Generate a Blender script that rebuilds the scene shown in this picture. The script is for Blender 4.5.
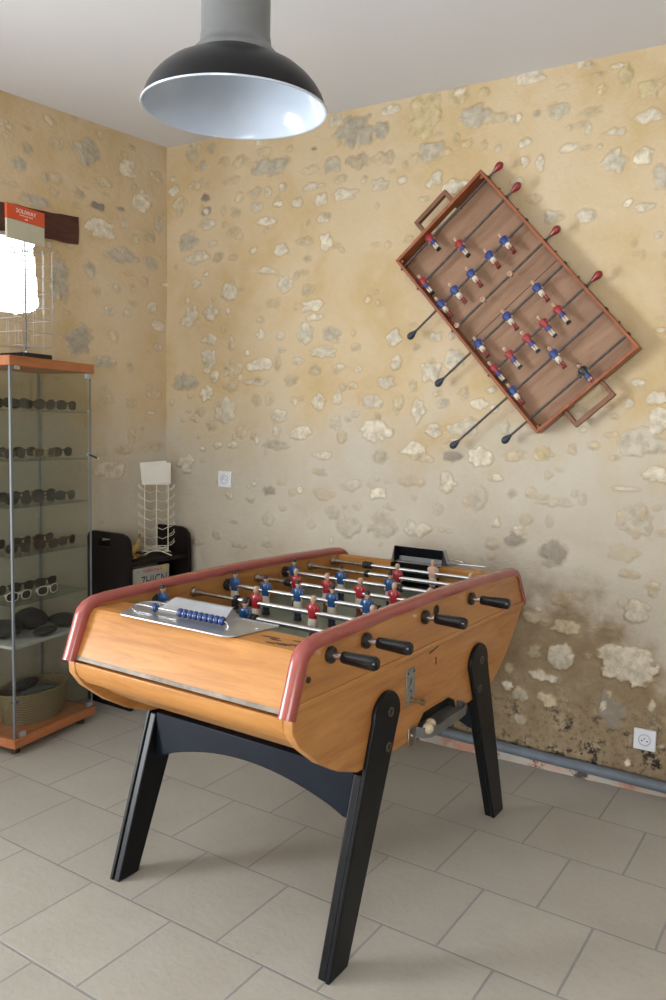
import bpy, math, random
import numpy as np
from mathutils import Vector, Matrix, Quaternion

# ------------------------------------------------------------------ camera, world, light
scene = bpy.context.scene
col = scene.collection
for o in list(bpy.data.objects): bpy.data.objects.remove(o)
random.seed(4)

EYE = 1.386
PITCH, ROLL, YAW, FOCAL = -0.08852, 0.02163, 0.58208, 797.4
cy, sy = math.cos(YAW), math.sin(YAW)
fw = Vector((-sy*math.cos(PITCH), cy*math.cos(PITCH), math.sin(PITCH)))
rt = Vector((cy, sy, 0)); up = rt.cross(fw)
rt, up = math.cos(ROLL)*rt + math.sin(ROLL)*up, -math.sin(ROLL)*rt + math.cos(ROLL)*up
cd = bpy.data.cameras.new('camera'); cam = bpy.data.objects.new('camera', cd); col.objects.link(cam)
cd.sensor_fit = 'VERTICAL'; cd.sensor_height = 24.0; cd.lens = FOCAL*24.0/1000.0
cd.clip_start = 0.02
cam.matrix_world = Matrix(((rt.x, up.x, -fw.x, 0), (rt.y, up.y, -fw.y, 0), (rt.z, up.z, -fw.z, EYE), (0, 0, 0, 1)))
scene.camera = cam

world = bpy.data.worlds.new('daylight_sky'); scene.world = world; world.use_nodes = True
bg = world.node_tree.nodes['Background']
bg.inputs['Color'].default_value = (0.93, 0.97, 1.0, 1); bg.inputs['Strength'].default_value = 5.0

def area(name, loc, aim, sx, sy_, watts, color):
    l = bpy.data.lights.new(name, 'AREA'); l.shape = 'RECTANGLE'; l.size = sx; l.size_y = sy_
    l.energy = watts; l.color = color
    o = bpy.data.objects.new(name, l); col.objects.link(o); o.location = loc
    o.rotation_euler = (Vector(aim)-Vector(loc)).to_track_quat('-Z', 'Y').to_euler()
    return o
# daylight through the glazed door in the left wall and the window behind the viewer
area('door_daylight', (-3.93, -0.55, 1.10), (-2.45, -0.75, 1.95), 1.6, 1.9, 165, (0.90, 0.96, 1.0))
area('window_daylight', (0.85, -2.46, 1.45), (0.7, 0.0, 1.95), 2.2, 1.4, 46, (0.92, 0.97, 1.0))

vs = scene.view_settings
scene.display_settings.display_device = 'sRGB'
vs.view_transform = 'Standard'; vs.look = 'None'; vs.exposure = 0.48; vs.gamma = 1.0; vs.use_curve_mapping = False
scene.cycles.use_denoising = True
scene.cycles.max_bounces = 10; scene.cycles.transparent_max_bounces = 24
scene.cycles.sample_clamp_indirect = 6.0
scene.cycles.caustics_reflective = False; scene.cycles.caustics_refractive = False

# ------------------------------------------------------------------ materials
def new_mat(name):
    m = bpy.data.materials.new(name); m.use_nodes = True
    nt = m.node_tree
    return m, nt, nt.nodes['Principled BSDF']
def N(nt, t, **kw):
    n = nt.nodes.new(t)
    for k, v in kw.items():
        if k in n.inputs: n.inputs[k].default_value = v
        else: setattr(n, k, v)
    return n
def lk(nt, a, b): nt.links.new(a, b)
def ramp(nt, fac, stops, interp='LINEAR'):
    r = nt.nodes.new('ShaderNodeValToRGB'); r.color_ramp.interpolation = interp
    el = r.color_ramp.elements
    while len(el) < len(stops): el.new(0.5)
    for e, (p, c) in zip(el, stops):
        e.position = p; e.color = (*c, 1) if len(c) == 3 else c
    lk(nt, fac, r.inputs[0]); return r.outputs[0]
def mixc(nt, fac, a, b, mode='MIX'):
    n = nt.nodes.new('ShaderNodeMix'); n.data_type = 'RGBA'; n.blend_type = mode
    for s, v in ((n.inputs[0], fac), (n.inputs[6], a), (n.inputs[7], b)):
        if hasattr(v, 'is_output'): lk(nt, v, s)
        elif isinstance(v, (tuple, list)): s.default_value = (*v, 1) if len(v) == 3 else v
        else: s.default_value = v
    return n.outputs[2]
def mth(nt, op, a, b=0.0, c=0.0):
    n = nt.nodes.new('ShaderNodeMath'); n.operation = op
    for s, v in zip(n.inputs, (a, b, c)):
        if hasattr(v, 'is_output'): lk(nt, v, s)
        else: s.default_value = v
    return n.outputs[0]
def mrange(nt, v, a, b, c=0.0, d=1.0):
    n = nt.nodes.new('ShaderNodeMapRange'); n.interpolation_type = 'SMOOTHSTEP'
    lk(nt, v, n.inputs[0])
    for i, x in zip((1, 2, 3, 4), (a, b, c, d)): n.inputs[i].default_value = x
    return n.outputs[0]
def objco(nt, scale=(1, 1, 1), loc=(0, 0, 0), rot=(0, 0, 0)):
    t = nt.nodes.new('ShaderNodeTexCoord'); mp = nt.nodes.new('ShaderNodeMapping')
    mp.inputs['Scale'].default_value = scale; mp.inputs['Location'].default_value = loc; mp.inputs['Rotation'].default_value = rot
    lk(nt, t.outputs['Object'], mp.inputs['Vector']); return mp.outputs[0]
def noise(nt, vec, scale, detail=4, rough=0.55, dist=0.0):
    n = nt.nodes.new('ShaderNodeTexNoise'); lk(nt, vec, n.inputs['Vector'])
    n.inputs['Scale'].default_value = scale; n.inputs['Detail'].default_value = detail
    n.inputs['Roughness'].default_value = rough; n.inputs['Distortion'].default_value = dist
    return n.outputs[0]
def bump(nt, bsdf, h, strength=0.3, dist=0.01):
    b = nt.nodes.new('ShaderNodeBump'); b.inputs['Strength'].default_value = strength; b.inputs['Distance'].default_value = dist
    lk(nt, h, b.inputs['Height']); lk(nt, b.outputs[0], bsdf.inputs['Normal'])

def plain(name, c, rough=0.5, metal=0.0, var=0.12, vscale=14, coat=0.0, brough=0.0, bscale=60, spec=0.5):
    """flat coloured material with a little procedural mottling"""
    m, nt, b = new_mat(name)
    v = objco(nt)
    lo = tuple(x*(1-var) for x in c); hi = tuple(min(1, x*(1+var)) for x in c)
    lk(nt, ramp(nt, noise(nt, v, vscale), [(0.3, lo), (0.7, hi)]), b.inputs['Base Color'])
    b.inputs['Roughness'].default_value = rough; b.inputs['Metallic'].default_value = metal; b.inputs['Specular IOR Level'].default_value = spec
    b.inputs['Coat Weight'].default_value = coat; b.inputs['Coat Roughness'].default_value = 0.12
    if brough: bump(nt, b, noise(nt, v, bscale), brough, 0.002)
    return m
def wood(name, dark, mid, light, grain, scale=1.0, rough=0.35, coat=0.3, stain=None, spec=0.5):
    """grain: stretched along the axis with the small number"""
    m, nt, b = new_mat(name)
    v = objco(nt, scale=tuple(g*scale for g in grain))
    n1 = noise(nt, v, 3.0, 6, 0.62, 0.8)
    c = ramp(nt, n1, [(0.30, dark), (0.5, mid), (0.72, light)])
    n2 = noise(nt, v, 16.0, 3, 0.6)
    c = mixc(nt, mth(nt, 'MULTIPLY', n2, 0.55), c, dark, 'MULTIPLY') if False else mixc(nt, mrange(nt, n2, 0.52, 0.75, 0, 0.45), c, dark)
    big = noise(nt, objco(nt), 3.2, 3, 0.5)
    c = mixc(nt, mrange(nt, big, 0.45, 0.72, 0, 0.35), c, tuple(x*0.72 for x in mid))
    if stain:
        sp = noise(nt, objco(nt, scale=stain[1]), stain[2], 5, 0.7)
        c = mixc(nt, mrange(nt, sp, stain[3], stain[3]+0.07, 0, 0.8), c, stain[0])
    lk(nt, c, b.inputs['Base Color'])
    b.inputs['Roughness'].default_value = rough
    b.inputs['Coat Weight'].default_value = coat; b.inputs['Coat Roughness'].default_value = 0.18
    bump(nt, b, n2, 0.06, 0.002)
    b.inputs['Specular IOR Level'].default_value = spec
    return m

HONEY = ((0.31, 0.122, 0.027), (0.44, 0.19, 0.046), (0.51, 0.245, 0.070))
M = {}
M['wood_end'] = wood('honey_varnished_wood_end', *HONEY, grain=(0.9, 9, 9), rough=0.48, coat=0.05, spec=0.35)
M['wood_side'] = wood('honey_varnished_wood_side', (0.35, 0.135, 0.034), (0.47, 0.205, 0.055), (0.54, 0.26, 0.078), grain=(9, 0.9, 9), rough=0.36, coat=0.35)
M['wood_worn'] = wood('worn_honey_wood_top', *HONEY, grain=(0.9, 9, 9), rough=0.5, coat=0.04, spec=0.35, stain=((0.045, 0.03, 0.02), (7, 26, 26), 1.0, 0.66))
M['wood_inside'] = wood('inner_table_wood', (0.30, 0.12, 0.028), (0.41, 0.18, 0.045), (0.48, 0.23, 0.065), grain=(3, 0.9, 9), rough=0.45, coat=0.1)
M['wood_red'] = wood('reddish_frame_wood', (0.17, 0.045, 0.014), (0.28, 0.078, 0.024), (0.34, 0.105, 0.034), grain=(1, 8, 8), rough=0.45, coat=0.15)
M['ply'] = wood('faded_plywood', (0.20, 0.105, 0.058), (0.28, 0.155, 0.090), (0.33, 0.19, 0.115), grain=(5, 1, 5), rough=0.6, coat=0.0)
M['wood_handle'] = wood('brown_handle_wood', (0.10, 0.04, 0.02), (0.19, 0.075, 0.036), (0.26, 0.11, 0.06), grain=(6, 1, 6), rough=0.5, coat=0.1)
M['wood_case'] = wood('cherry_laminate', (0.30, 0.095, 0.032), (0.41, 0.145, 0.05), (0.47, 0.18, 0.068), grain=(1, 7, 7), rough=0.4, coat=0.1)
M['wood_black'] = wood('black_stained_wood', (0.008, 0.006, 0.006), (0.014, 0.010, 0.010), (0.022, 0.016, 0.015), grain=(7, 7, 1), rough=0.6, coat=0.0, spec=0.15)
M['lintel'] = wood('dark_oak_beam', (0.035, 0.012, 0.007), (0.075, 0.024, 0.013), (0.12, 0.042, 0.022), grain=(1.5, 8, 8), rough=0.8, coat=0.0)
M['rail'] = plain('dusty_red_rubber_rail', (0.31, 0.072, 0.062), 0.27, var=0.08, coat=0.3)
M['leg'] = plain('black_gloss_paint', (0.006, 0.0065, 0.008), 0.32, var=0.3, spec=0.2)
M['brace'] = plain('navy_black_paint', (0.0045, 0.0075, 0.015), 0.45, var=0.3, spec=0.2)
M['steel'] = plain('polished_steel', (0.60, 0.60, 0.62), 0.24, 1.0, var=0.05)
M['oldsteel'] = plain('tarnished_steel', (0.34, 0.29, 0.24), 0.38, 1.0, var=0.3, vscale=60)
M['edge_metal'] = plain('grimy_edge_strip', (0.20, 0.17, 0.14), 0.6, 0.3, var=0.35, vscale=25)
M['worn'] = plain('bare_dirty_wood', (0.06, 0.04, 0.028), 0.8, var=0.4, vscale=50)
M['coin'] = plain('worn_zinc_plate', (0.30, 0.29, 0.27), 0.45, 0.6, var=0.3, vscale=60)
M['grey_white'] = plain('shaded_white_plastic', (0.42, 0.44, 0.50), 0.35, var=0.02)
M['bolt'] = plain('brown_bolt_collar', (0.11, 0.085, 0.06), 0.45, 0.6, var=0.3, vscale=60)
M['alu'] = plain('dull_aluminium', (0.50, 0.53, 0.58), 0.36, 0.9, var=0.08)
M['galv'] = plain('galvanised_metal', (0.20, 0.205, 0.205), 0.45, 0.6, var=0.10, vscale=9)
M['iron'] = plain('dark_iron_nut', (0.045, 0.040, 0.036), 0.45, 0.6, var=0.3, vscale=80)
M['rubber'] = plain('black_rubber', (0.012, 0.012, 0.013), 0.5, var=0.2)
M['bakelite'] = plain('black_bakelite', (0.005, 0.005, 0.006), 0.22, var=0.2, spec=0.4)
M['field'] = plain('faded_green_lino', (0.14, 0.175, 0.135), 0.45, var=0.14, vscale=5)
M['dark'] = plain('recess_shade_and_marks', (0.012, 0.010, 0.009), 0.7)  # near-black: shade painted into the ball opening, also dark holes, marks and lines
M['goal'] = plain('black_painted_metal', (0.014, 0.017, 0.022), 0.4, 0.3)
M['bead'] = plain('blue_plastic_bead', (0.018, 0.045, 0.17), 0.2, var=0.1, coat=0.3)
M['p_red'] = plain('red_shirt_paint', (0.32, 0.016, 0.024), 0.3, var=0.15, vscale=60, coat=0.3)
M['p_blue'] = plain('blue_shirt_paint', (0.012, 0.066, 0.19), 0.28, var=0.15, vscale=60, coat=0.3)
M['p_white'] = plain('chipped_white_paint', (0.55, 0.51, 0.43), 0.45, var=0.25, vscale=90)
M['p_skin'] = plain('flesh_paint', (0.55, 0.34, 0.24), 0.45, var=0.2, vscale=90)
M['p_hair'] = plain('black_hair_paint', (0.012, 0.011, 0.012), 0.4)
M['p_fair'] = plain('fair_hair_paint', (0.42, 0.32, 0.22), 0.45, var=0.2, vscale=90)
M['p_shoe'] = plain('dark_boot_paint', (0.045, 0.028, 0.022), 0.4)
M['p_sock_r'] = plain('red_sock_paint', (0.20, 0.035, 0.03), 0.4)
M['p_sock_b'] = plain('navy_sock_paint', (0.012, 0.022, 0.055), 0.4)
M['t_blue'] = plain('toy_blue_paint', (0.022, 0.048, 0.20), 0.45, var=0.2, vscale=80)
M['t_red'] = plain('toy_red_paint', (0.30, 0.022, 0.026), 0.45, var=0.2, vscale=80)
M['t_rod'] = plain('blackened_toy_rod', (0.085, 0.078, 0.075), 0.45, 0.5, var=0.3, vscale=40)
M['knob_red'] = plain('dark_red_knob_paint', (0.22, 0.018, 0.018), 0.35, var=0.2, coat=0.2)
M['knob_blue'] = plain('slate_blue_knob_paint', (0.022, 0.032, 0.058), 0.4, var=0.2)
M['enamel_black'] = plain('black_enamel', (0.008, 0.0075, 0.008), 0.34, var=0.25, vscale=20, spec=0.22)
M['enamel_white'] = plain('white_enamel', (0.50, 0.57, 0.68), 0.14, var=0.03, coat=0.3)
M['white_plastic'] = plain('white_plastic', (0.72, 0.74, 0.80), 0.32, var=0.02)
M['grey_plastic'] = plain('grey_pvc', (0.12, 0.145, 0.175), 0.45, var=0.12)
M['pole'] = plain('anodised_pole', (0.20, 0.22, 0.25), 0.4, 0.5, var=0.08)
M['wire_white'] = plain('cream_coated_wire', (0.62, 0.58, 0.46), 0.4, var=0.08)
M['wire_grey'] = plain('chrome_wire', (0.55, 0.55, 0.54), 0.28, 0.9, var=0.08)
M['card_white'] = plain('white_card', (0.62, 0.60, 0.54), 0.7, var=0.04)
M['card_cream'] = plain('cream_card', (0.50, 0.48, 0.36), 0.6, var=0.04)
M['card_red'] = plain('orange_red_card', (0.62, 0.085, 0.028), 0.5, var=0.03)
M['ink_white'] = plain('white_ink', (0.85, 0.72, 0.66), 0.6, var=0.0)
M['frame_dark'] = plain('dark_sunglass_frame', (0.014, 0.012, 0.012), 0.25, var=0.2, coat=0.3)
M['frame_brown'] = plain('tortoise_frame', (0.07, 0.028, 0.016), 0.25, var=0.4, vscale=90, coat=0.3)
M['frame_white'] = plain('white_sunglass_frame', (0.60, 0.58, 0.52), 0.3, var=0.05)
M['frame_gold'] = plain('gold_metal_frame', (0.55, 0.40, 0.18), 0.25, 0.9, var=0.1)
M['lens'] = plain('smoked_lens', (0.012, 0.012, 0.014), 0.08, var=0.1, coat=0.3)
M['cloth_dark'] = plain('dark_pouch_cloth', (0.016, 0.015, 0.018), 0.9, var=0.3, vscale=30, brough=0.4)
M['case_green'] = plain('grey_green_case', (0.05, 0.062, 0.055), 0.55, var=0.15)
M['case_blue'] = plain('blue_case', (0.03, 0.045, 0.13), 0.5, var=0.15)
M['tray_white'] = plain('frosted_white_shelf', (0.42, 0.44, 0.43), 0.45, var=0.04)
M['banana'] = plain('banana_yellow', (0.46, 0.33, 0.07), 0.5, var=0.2, vscale=25)
M['banana_old'] = plain('overripe_banana', (0.20, 0.12, 0.045), 0.55, var=0.3, vscale=25)
M['ball'] = plain('cream_cork_ball', (0.52, 0.44, 0.30), 0.5, var=0.12, vscale=60)
M['brass'] = plain('worn_brass', (0.30, 0.23, 0.13), 0.4, 0.9, var=0.25, vscale=60)
M['plate_white'] = plain('licence_plate_paint', (0.33, 0.33, 0.30), 0.35, var=0.05)
M['plate_navy'] = plain('navy_plate_lettering', (0.02, 0.03, 0.10), 0.4)
M['plate_red'] = plain('red_plate_lettering', (0.40, 0.05, 0.05), 0.4)
M['sticker'] = plain('yellow_sticker', (0.55, 0.38, 0.05), 0.5)
M['frame_win'] = plain('white_window_paint', (0.62, 0.62, 0.60), 0.4)
m, nt, b = new_mat('woven_straw'); v = objco(nt)
w1 = N(nt, 'ShaderNodeTexWave', wave_type='BANDS', bands_direction='Z', Scale=62.0, Distortion=0.3); lk(nt, v, w1.inputs[0])
w2 = N(nt, 'ShaderNodeTexWave', wave_type='BANDS', bands_direction='DIAGONAL', Scale=75.0, Distortion=0.4); lk(nt, v, w2.inputs[0])
mx = mth(nt, 'MULTIPLY', w1.outputs[1], w2.outputs[1])
lk(nt, ramp(nt, mx, [(0.0, (0.16, 0.115, 0.055)), (0.6, (0.36, 0.29, 0.17))]), b.inputs['Base Color']); b.inputs['Roughness'].default_value = 0.8
bump(nt, b, mx, 0.6, 0.004); M['straw'] = m
# clear glass sheet (tinted transmission + fresnel gloss)
def glass(name, tint, gloss=1.0):
    m = bpy.data.materials.new(name); m.use_nodes = True; nt = m.node_tree; nt.nodes.clear()
    out = N(nt, 'ShaderNodeOutputMaterial'); t = N(nt, 'ShaderNodeBsdfTransparent'); t.inputs[0].default_value = (*tint, 1)
    g = N(nt, 'ShaderNodeBsdfGlossy'); g.inputs['Roughness'].default_value = 0.02
    f = N(nt, 'ShaderNodeFresnel'); f.inputs[0].default_value = 1.45
    mx = N(nt, 'ShaderNodeMixShader'); lk(nt, mth(nt, 'MULTIPLY', f.outputs[0], gloss), mx.inputs[0]); lk(nt, t.outputs[0], mx.inputs[1]); lk(nt, g.outputs[0], mx.inputs[2])
    lk(nt, mx.outputs[0], out.inputs[0]); return m
M['glass'] = glass('clear_cabinet_glass', (0.90, 0.91, 0.895), 0.07)
M['glass_shelf'] = glass('green_edged_shelf_glass', (0.84, 0.90, 0.87), 0.4)
M['pane'] = glass('window_glass', (0.95, 0.97, 0.97))

# wall: lime plaster with stones showing through (the mesh carries which part is stone)
def wall_mat(name, damp):
    m, nt, b = new_mat(name); v = objco(nt)
    sep = N(nt, 'ShaderNodeSeparateXYZ'); lk(nt, v, sep.inputs[0]); X, Z = sep.outputs[0], sep.outputs[2]
    n1 = noise(nt, v, 2.4, 6, 0.62, 0.3); n2 = noise(nt, v, 9.0, 5, 0.6); n3 = noise(nt, v, 70, 4, 0.7)
    och = ramp(nt, n1, [(0.30, (0.60, 0.49, 0.345)), (0.46, (0.575, 0.455, 0.295)), (0.60, (0.53, 0.40, 0.225)), (0.8, (0.46, 0.335, 0.165))])
    och = mixc(nt, mrange(nt, n2, 0.5, 0.75, 0, 0.5), och, (0.60, 0.485, 0.34))
    grey = ramp(nt, n1, [(0.3, (0.54, 0.495, 0.415)), (0.55, (0.49, 0.44, 0.355)), (0.8, (0.42, 0.36, 0.265))])
    zz = mth(nt, 'ADD', Z, mth(nt, 'MULTIPLY', mth(nt, 'SUBTRACT', n1, 0.5), 0.9))
    c = mixc(nt, mrange(nt, zz, 1.15, 1.62), grey, och)
    if damp:
        # rising damp: brown and black bloom close to the floor, strongest behind the table
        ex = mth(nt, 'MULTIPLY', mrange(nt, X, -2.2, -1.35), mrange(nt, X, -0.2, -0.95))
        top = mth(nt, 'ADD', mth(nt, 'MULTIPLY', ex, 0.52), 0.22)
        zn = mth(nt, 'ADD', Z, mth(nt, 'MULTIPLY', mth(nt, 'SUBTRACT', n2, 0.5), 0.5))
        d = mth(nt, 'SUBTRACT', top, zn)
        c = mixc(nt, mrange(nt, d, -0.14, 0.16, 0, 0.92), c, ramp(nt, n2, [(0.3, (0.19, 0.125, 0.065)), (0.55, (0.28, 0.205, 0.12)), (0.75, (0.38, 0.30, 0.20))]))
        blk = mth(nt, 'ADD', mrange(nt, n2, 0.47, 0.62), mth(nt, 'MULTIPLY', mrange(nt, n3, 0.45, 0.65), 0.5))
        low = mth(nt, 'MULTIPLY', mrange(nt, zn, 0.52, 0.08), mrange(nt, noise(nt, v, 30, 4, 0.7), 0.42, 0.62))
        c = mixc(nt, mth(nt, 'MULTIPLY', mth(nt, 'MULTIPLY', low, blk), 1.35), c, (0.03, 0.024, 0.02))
    at = N(nt, 'ShaderNodeVertexColor', layer_name='stone')
    sc = mixc(nt, mrange(nt, noise(nt, v, 26, 5, 0.7), 0.38, 0.66, 0, 0.75), at.outputs[0], mixc(nt, 0.6, at.outputs[0], (0.27, 0.225, 0.16)))
    mask = mth(nt, 'MULTIPLY', at.outputs[1], 1.0)
    mk = mrange(nt, mth(nt, 'ADD', mask, mth(nt, 'MULTIPLY', mth(nt, 'SUBTRACT', n3, 0.5), 0.35)), 0.30, 0.72)
    edge = mth(nt, 'MULTIPLY', mrange(nt, mask, 0.02, 0.25), mrange(nt, mask, 0.75, 0.35))
    c = mixc(nt, mth(nt, 'MULTIPLY', edge, 0.2), c, (0.36, 0.25, 0.13))
    c = mixc(nt, mk, c, sc)
    c = mixc(nt, mrange(nt, n3, 0.55, 0.8, 0, 0.18), c, (0.30, 0.22, 0.13))
    lk(nt, c, b.inputs['Base Color']); b.inputs['Roughness'].default_value = 0.9
    b.inputs['Specular IOR Level'].default_value = 0.2
    h = mth(nt, 'ADD', mth(nt, 'MULTIPLY', n3, 0.4), mth(nt, 'MULTIPLY', noise(nt, v, 24, 5, 0.65), mth(nt, 'ADD', 0.35, mask)))
    bump(nt, b, h, 0.55, 0.012)
    return m
M['wall'] = wall_mat('lime_plaster_with_stones', True)
M['wall_l'] = wall_mat('lime_plaster_with_stones_left', False)
M['reveal'] = plain('rough_reveal_plaster', (0.36, 0.29, 0.20), 0.9, var=0.25, vscale=9, brough=0.6, bscale=25)
M['ceiling'] = plain('off_white_ceiling_paint', (0.645, 0.64, 0.665), 0.9, var=0.02, vscale=2)
m, nt, b = new_mat('broken_plinth_plaster'); v = objco(nt)
c = ramp(nt, noise(nt, v, 7, 5, 0.65), [(0.36, (0.42, 0.40, 0.36)), (0.5, (0.46, 0.36, 0.30)), (0.58, (0.47, 0.25, 0.18))], 'EASE')
c = mixc(nt, mrange(nt, noise(nt, v, 11, 5, 0.7), 0.55, 0.62, 0, 0.9), c, (0.03, 0.026, 0.024))
lk(nt, c, b.inputs['Base Color']); b.inputs['Roughness'].default_value = 0.85; bump(nt, b, noise(nt, v, 40), 0.5, 0.006); M['plinth'] = m
# floor tiles, 33 cm, running bond
m, nt, b = new_mat('stone_look_floor_tiles'); v = objco(nt, loc=(-0.122, -1.5433, 0))
br = N(nt, 'ShaderNodeTexBrick'); lk(nt, v, br.inputs['Vector']); br.offset = 0.5; br.offset_frequency = 2; br.squash = 1.0
for k, x in (('Scale', 1.0), ('Mortar Size', 0.0042), ('Mortar Smooth', 0.25), ('Bias', 0.0), ('Brick Width', 0.33), ('Row Height', 0.33)): br.inputs[k].default_value = x
br.inputs['Color1'].default_value = (0.405, 0.385, 0.34, 1); br.inputs['Color2'].default_value = (0.44, 0.418, 0.37, 1); br.inputs['Mortar'].default_value = (0.28, 0.278, 0.275, 1)
vo = objco(nt)
c = mixc(nt, mrange(nt, noise(nt, vo, 5, 6, 0.6), 0.35, 0.7, 0, 0.6), br.outputs[0], mixc(nt, 0.5, br.outputs[0], (0.33, 0.30, 0.25)))
c = mixc(nt, mrange(nt, noise(nt, vo, 60, 4, 0.7), 0.5, 0.8, 0, 0.25), c, (0.20, 0.17, 0.13))
lk(nt, c, b.inputs['Base Color']); b.inputs['Roughness'].default_value = 0.42
h = mth(nt, 'ADD', mth(nt, 'MULTIPLY', br.outputs[1], -1.0), mth(nt, 'MULTIPLY', noise(nt, vo, 38, 4, 0.6), 0.35))
bump(nt, b, h, 0.5, 0.006); M['floor'] = m

# ------------------------------------------------------------------ mesh helpers
class MB:
    def __init__(s): s.v = []; s.f = []; s.m = []; s.mats = []
    def mi(s, mat):
        if mat not in s.mats: s.mats.append(mat)
        return s.mats.index(mat)
    def add(s, vs_, fs, mat):
        k = len(s.v); s.v += [tuple(x) for x in vs_]; i = s.mi(mat)
        for f in fs: s.f.append(tuple(k+j for j in f)); s.m.append(i)
        return s
    def box(s, x0, x1, y0, y1, z0, z1, mat):
        return s.add([(x, y, z) for x in (x0, x1) for y in (y0, y1) for z in (z0, z1)],
                     [(0, 1, 3, 2), (4, 6, 7, 5), (0, 4, 5, 1), (2, 3, 7, 6), (0, 2, 6, 4), (1, 5, 7, 3)], mat)
    def prism(s, poly, a, b, mat, axis='x'):
        """poly in the two other axes, in order (yz | xz | xy)"""
        def P(t, p): return {'x': (t, p[0], p[1]), 'y': (p[0], t, p[1]), 'z': (p[0], p[1], t)}[axis]
        n = len(poly)
        return s.add([P(a, p) for p in poly]+[P(b, p) for p in poly],
                     [tuple(range(n))[::-1], tuple(range(n, 2*n))]+[(i, (i+1) % n, n+(i+1) % n, n+i) for i in range(n)], mat)
    def loft(s, rings, mats, cap=True, closed=True):
        k = len(s.v); n = len(rings[0])
        for r in rings: s.v += [tuple(p) for p in r]
        for j in range(len(rings)-1):
            i = s.mi(mats[j] if isinstance(mats, (list, tuple)) else mats)
            for a in range(n if closed else n-1):
                b_ = (a+1) % n
                s.f.append((k+j*n+a, k+j*n+b_, k+(j+1)*n+b_, k+(j+1)*n+a)); s.m.append(i)
        if cap:
            s.f.append(tuple(range(k, k+n))[::-1]); s.m.append(s.mi(mats[0] if isinstance(mats, (list, tuple)) else mats))
            e = k+(len(rings)-1)*n
            s.f.append(tuple(range(e, e+n))); s.m.append(s.mi(mats[-1] if isinstance(mats, (list, tuple)) else mats))
        return s
    def tube(s, pts, r, mat, n=8, closed=False):
        pts = [Vector(p) for p in pts]; rr = r if isinstance(r, (list, tuple)) else [r]*len(pts)
        rings = []; ref = None
        for i, p in enumerate(pts):
            if closed: t = pts[(i+1) % len(pts)]-pts[i-1]
            else: t = pts[min(i+1, len(pts)-1)]-pts[max(i-1, 0)]
            t.normalize()
            if ref is None:
                ref = Vector((0, 0, 1)) if abs(t.z) < 0.9 else Vector((1, 0, 0))
            u = (ref-t*ref.dot(t)).normalized(); w = t.cross(u); ref = u
            rings.append([p+(u*math.cos(2*math.pi*a/n)+w*math.sin(2*math.pi*a/n))*rr[i] for a in range(n)])
        if closed: rings.append(rings[0])
        return s.loft(rings, mat, cap=not closed)
    def lathe(s, prof, mat, n=32, axis='z', o=(0, 0, 0), cap=False):
        """prof [(radius, height)]"""
        def P(r, h, a):
            c, d = r*math.cos(a), r*math.sin(a)
            q = {'z': (c, d, h), 'x': (h, c, d), 'y': (d, h, c)}[axis]
            return (q[0]+o[0], q[1]+o[1], q[2]+o[2])
        return s.loft([[P(max(r, 1e-5), h, 2*math.pi*a/n) for a in range(n)] for r, h in prof], mat, cap=cap)
    def ball(s, c, r, mat, n=12, k=8):
        rr = r if isinstance(r, (tuple, list)) else (r, r, r)
        rings = []
        for j in range(k+1):
            t = math.pi*j/k; q = max(math.sin(t), 1e-3)
            rings.append([(c[0]+rr[0]*q*math.cos(2*math.pi*a/n), c[1]+rr[1]*q*math.sin(2*math.pi*a/n), c[2]-rr[2]*math.cos(t)) for a in range(n)])
        return s.loft(rings, mat)
    def build(s, name, parent=None, loc=(0, 0, 0), rot=None, bevel=0.0, seg=2, smooth=0.62):
        me = bpy.data.meshes.new(name); me.from_pydata(s.v, [], s.f)
        for mt in s.mats: me.materials.append(M[mt] if isinstance(mt, str) else mt)
        me.polygons.foreach_set('material_index', s.m)
        me.update()
        import bmesh
        bm = bmesh.new(); bm.from_mesh(me); bmesh.ops.recalc_face_normals(bm, faces=bm.faces); bm.to_mesh(me); bm.free()
        if smooth:
            me.polygons.foreach_set('use_smooth', [True]*len(me.polygons)); me.set_sharp_from_angle(angle=smooth)
        ob = bpy.data.objects.new(name, me); col.objects.link(ob)
        if parent is not None: ob.parent = parent
        ob.location = loc
        if rot is not None: ob.rotation_euler = rot
        if bevel:
            bv = ob.modifiers.new('bevel', 'BEVEL'); bv.width = bevel; bv.segments = seg; bv.limit_method = 'ANGLE'; bv.angle_limit = 0.7
            bv.harden_normals = False
        return ob
def tag(o, label, cat, group=None):
    o['label'] = label; o['category'] = cat
    if group: o['group'] = group
    return o
def thing(name, label, cat, loc=(0, 0, 0), rotz=0.0, group=None):
    o = bpy.data.objects.new(name, None); col.objects.link(o); o.empty_display_size = 0.1
    o.location = loc; o.rotation_euler = (0, 0, rotz)
    return tag(o, label, cat, group)
def struct(o): o['kind'] = 'structure'; return o
def kids(o): return [c for c in bpy.data.objects if c.parent == o]
def dup(o, parent=None):
    c = o.copy(); col.objects.link(c)
    if parent is not None: c.parent = parent
    for k in kids(o):
        if k is not c: dup(k, c)
    return c
def text_mb(txt, size, mat, mb, xf, depth=0.0006, align='CENTER'):
    """lettering as thin raised shapes; xf maps the text plane into the part"""
    cu = bpy.data.curves.new('lettering', 'FONT'); cu.body = txt; cu.size = size; cu.align_x = align; cu.align_y = 'CENTER'; cu.extrude = depth; cu.resolution_u = 3
    to = bpy.data.objects.new('lettering', cu); col.objects.link(to)
    bpy.context.view_layer.update()
    me = bpy.data.meshes.new_from_object(to.evaluated_get(bpy.context.evaluated_depsgraph_get()))
    mb.add([xf @ v.co for v in me.vertices], [tuple(p.vertices) for p in me.polygons], mat)
    bpy.data.objects.remove(to); bpy.data.curves.remove(cu); bpy.data.meshes.remove(me)

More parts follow.
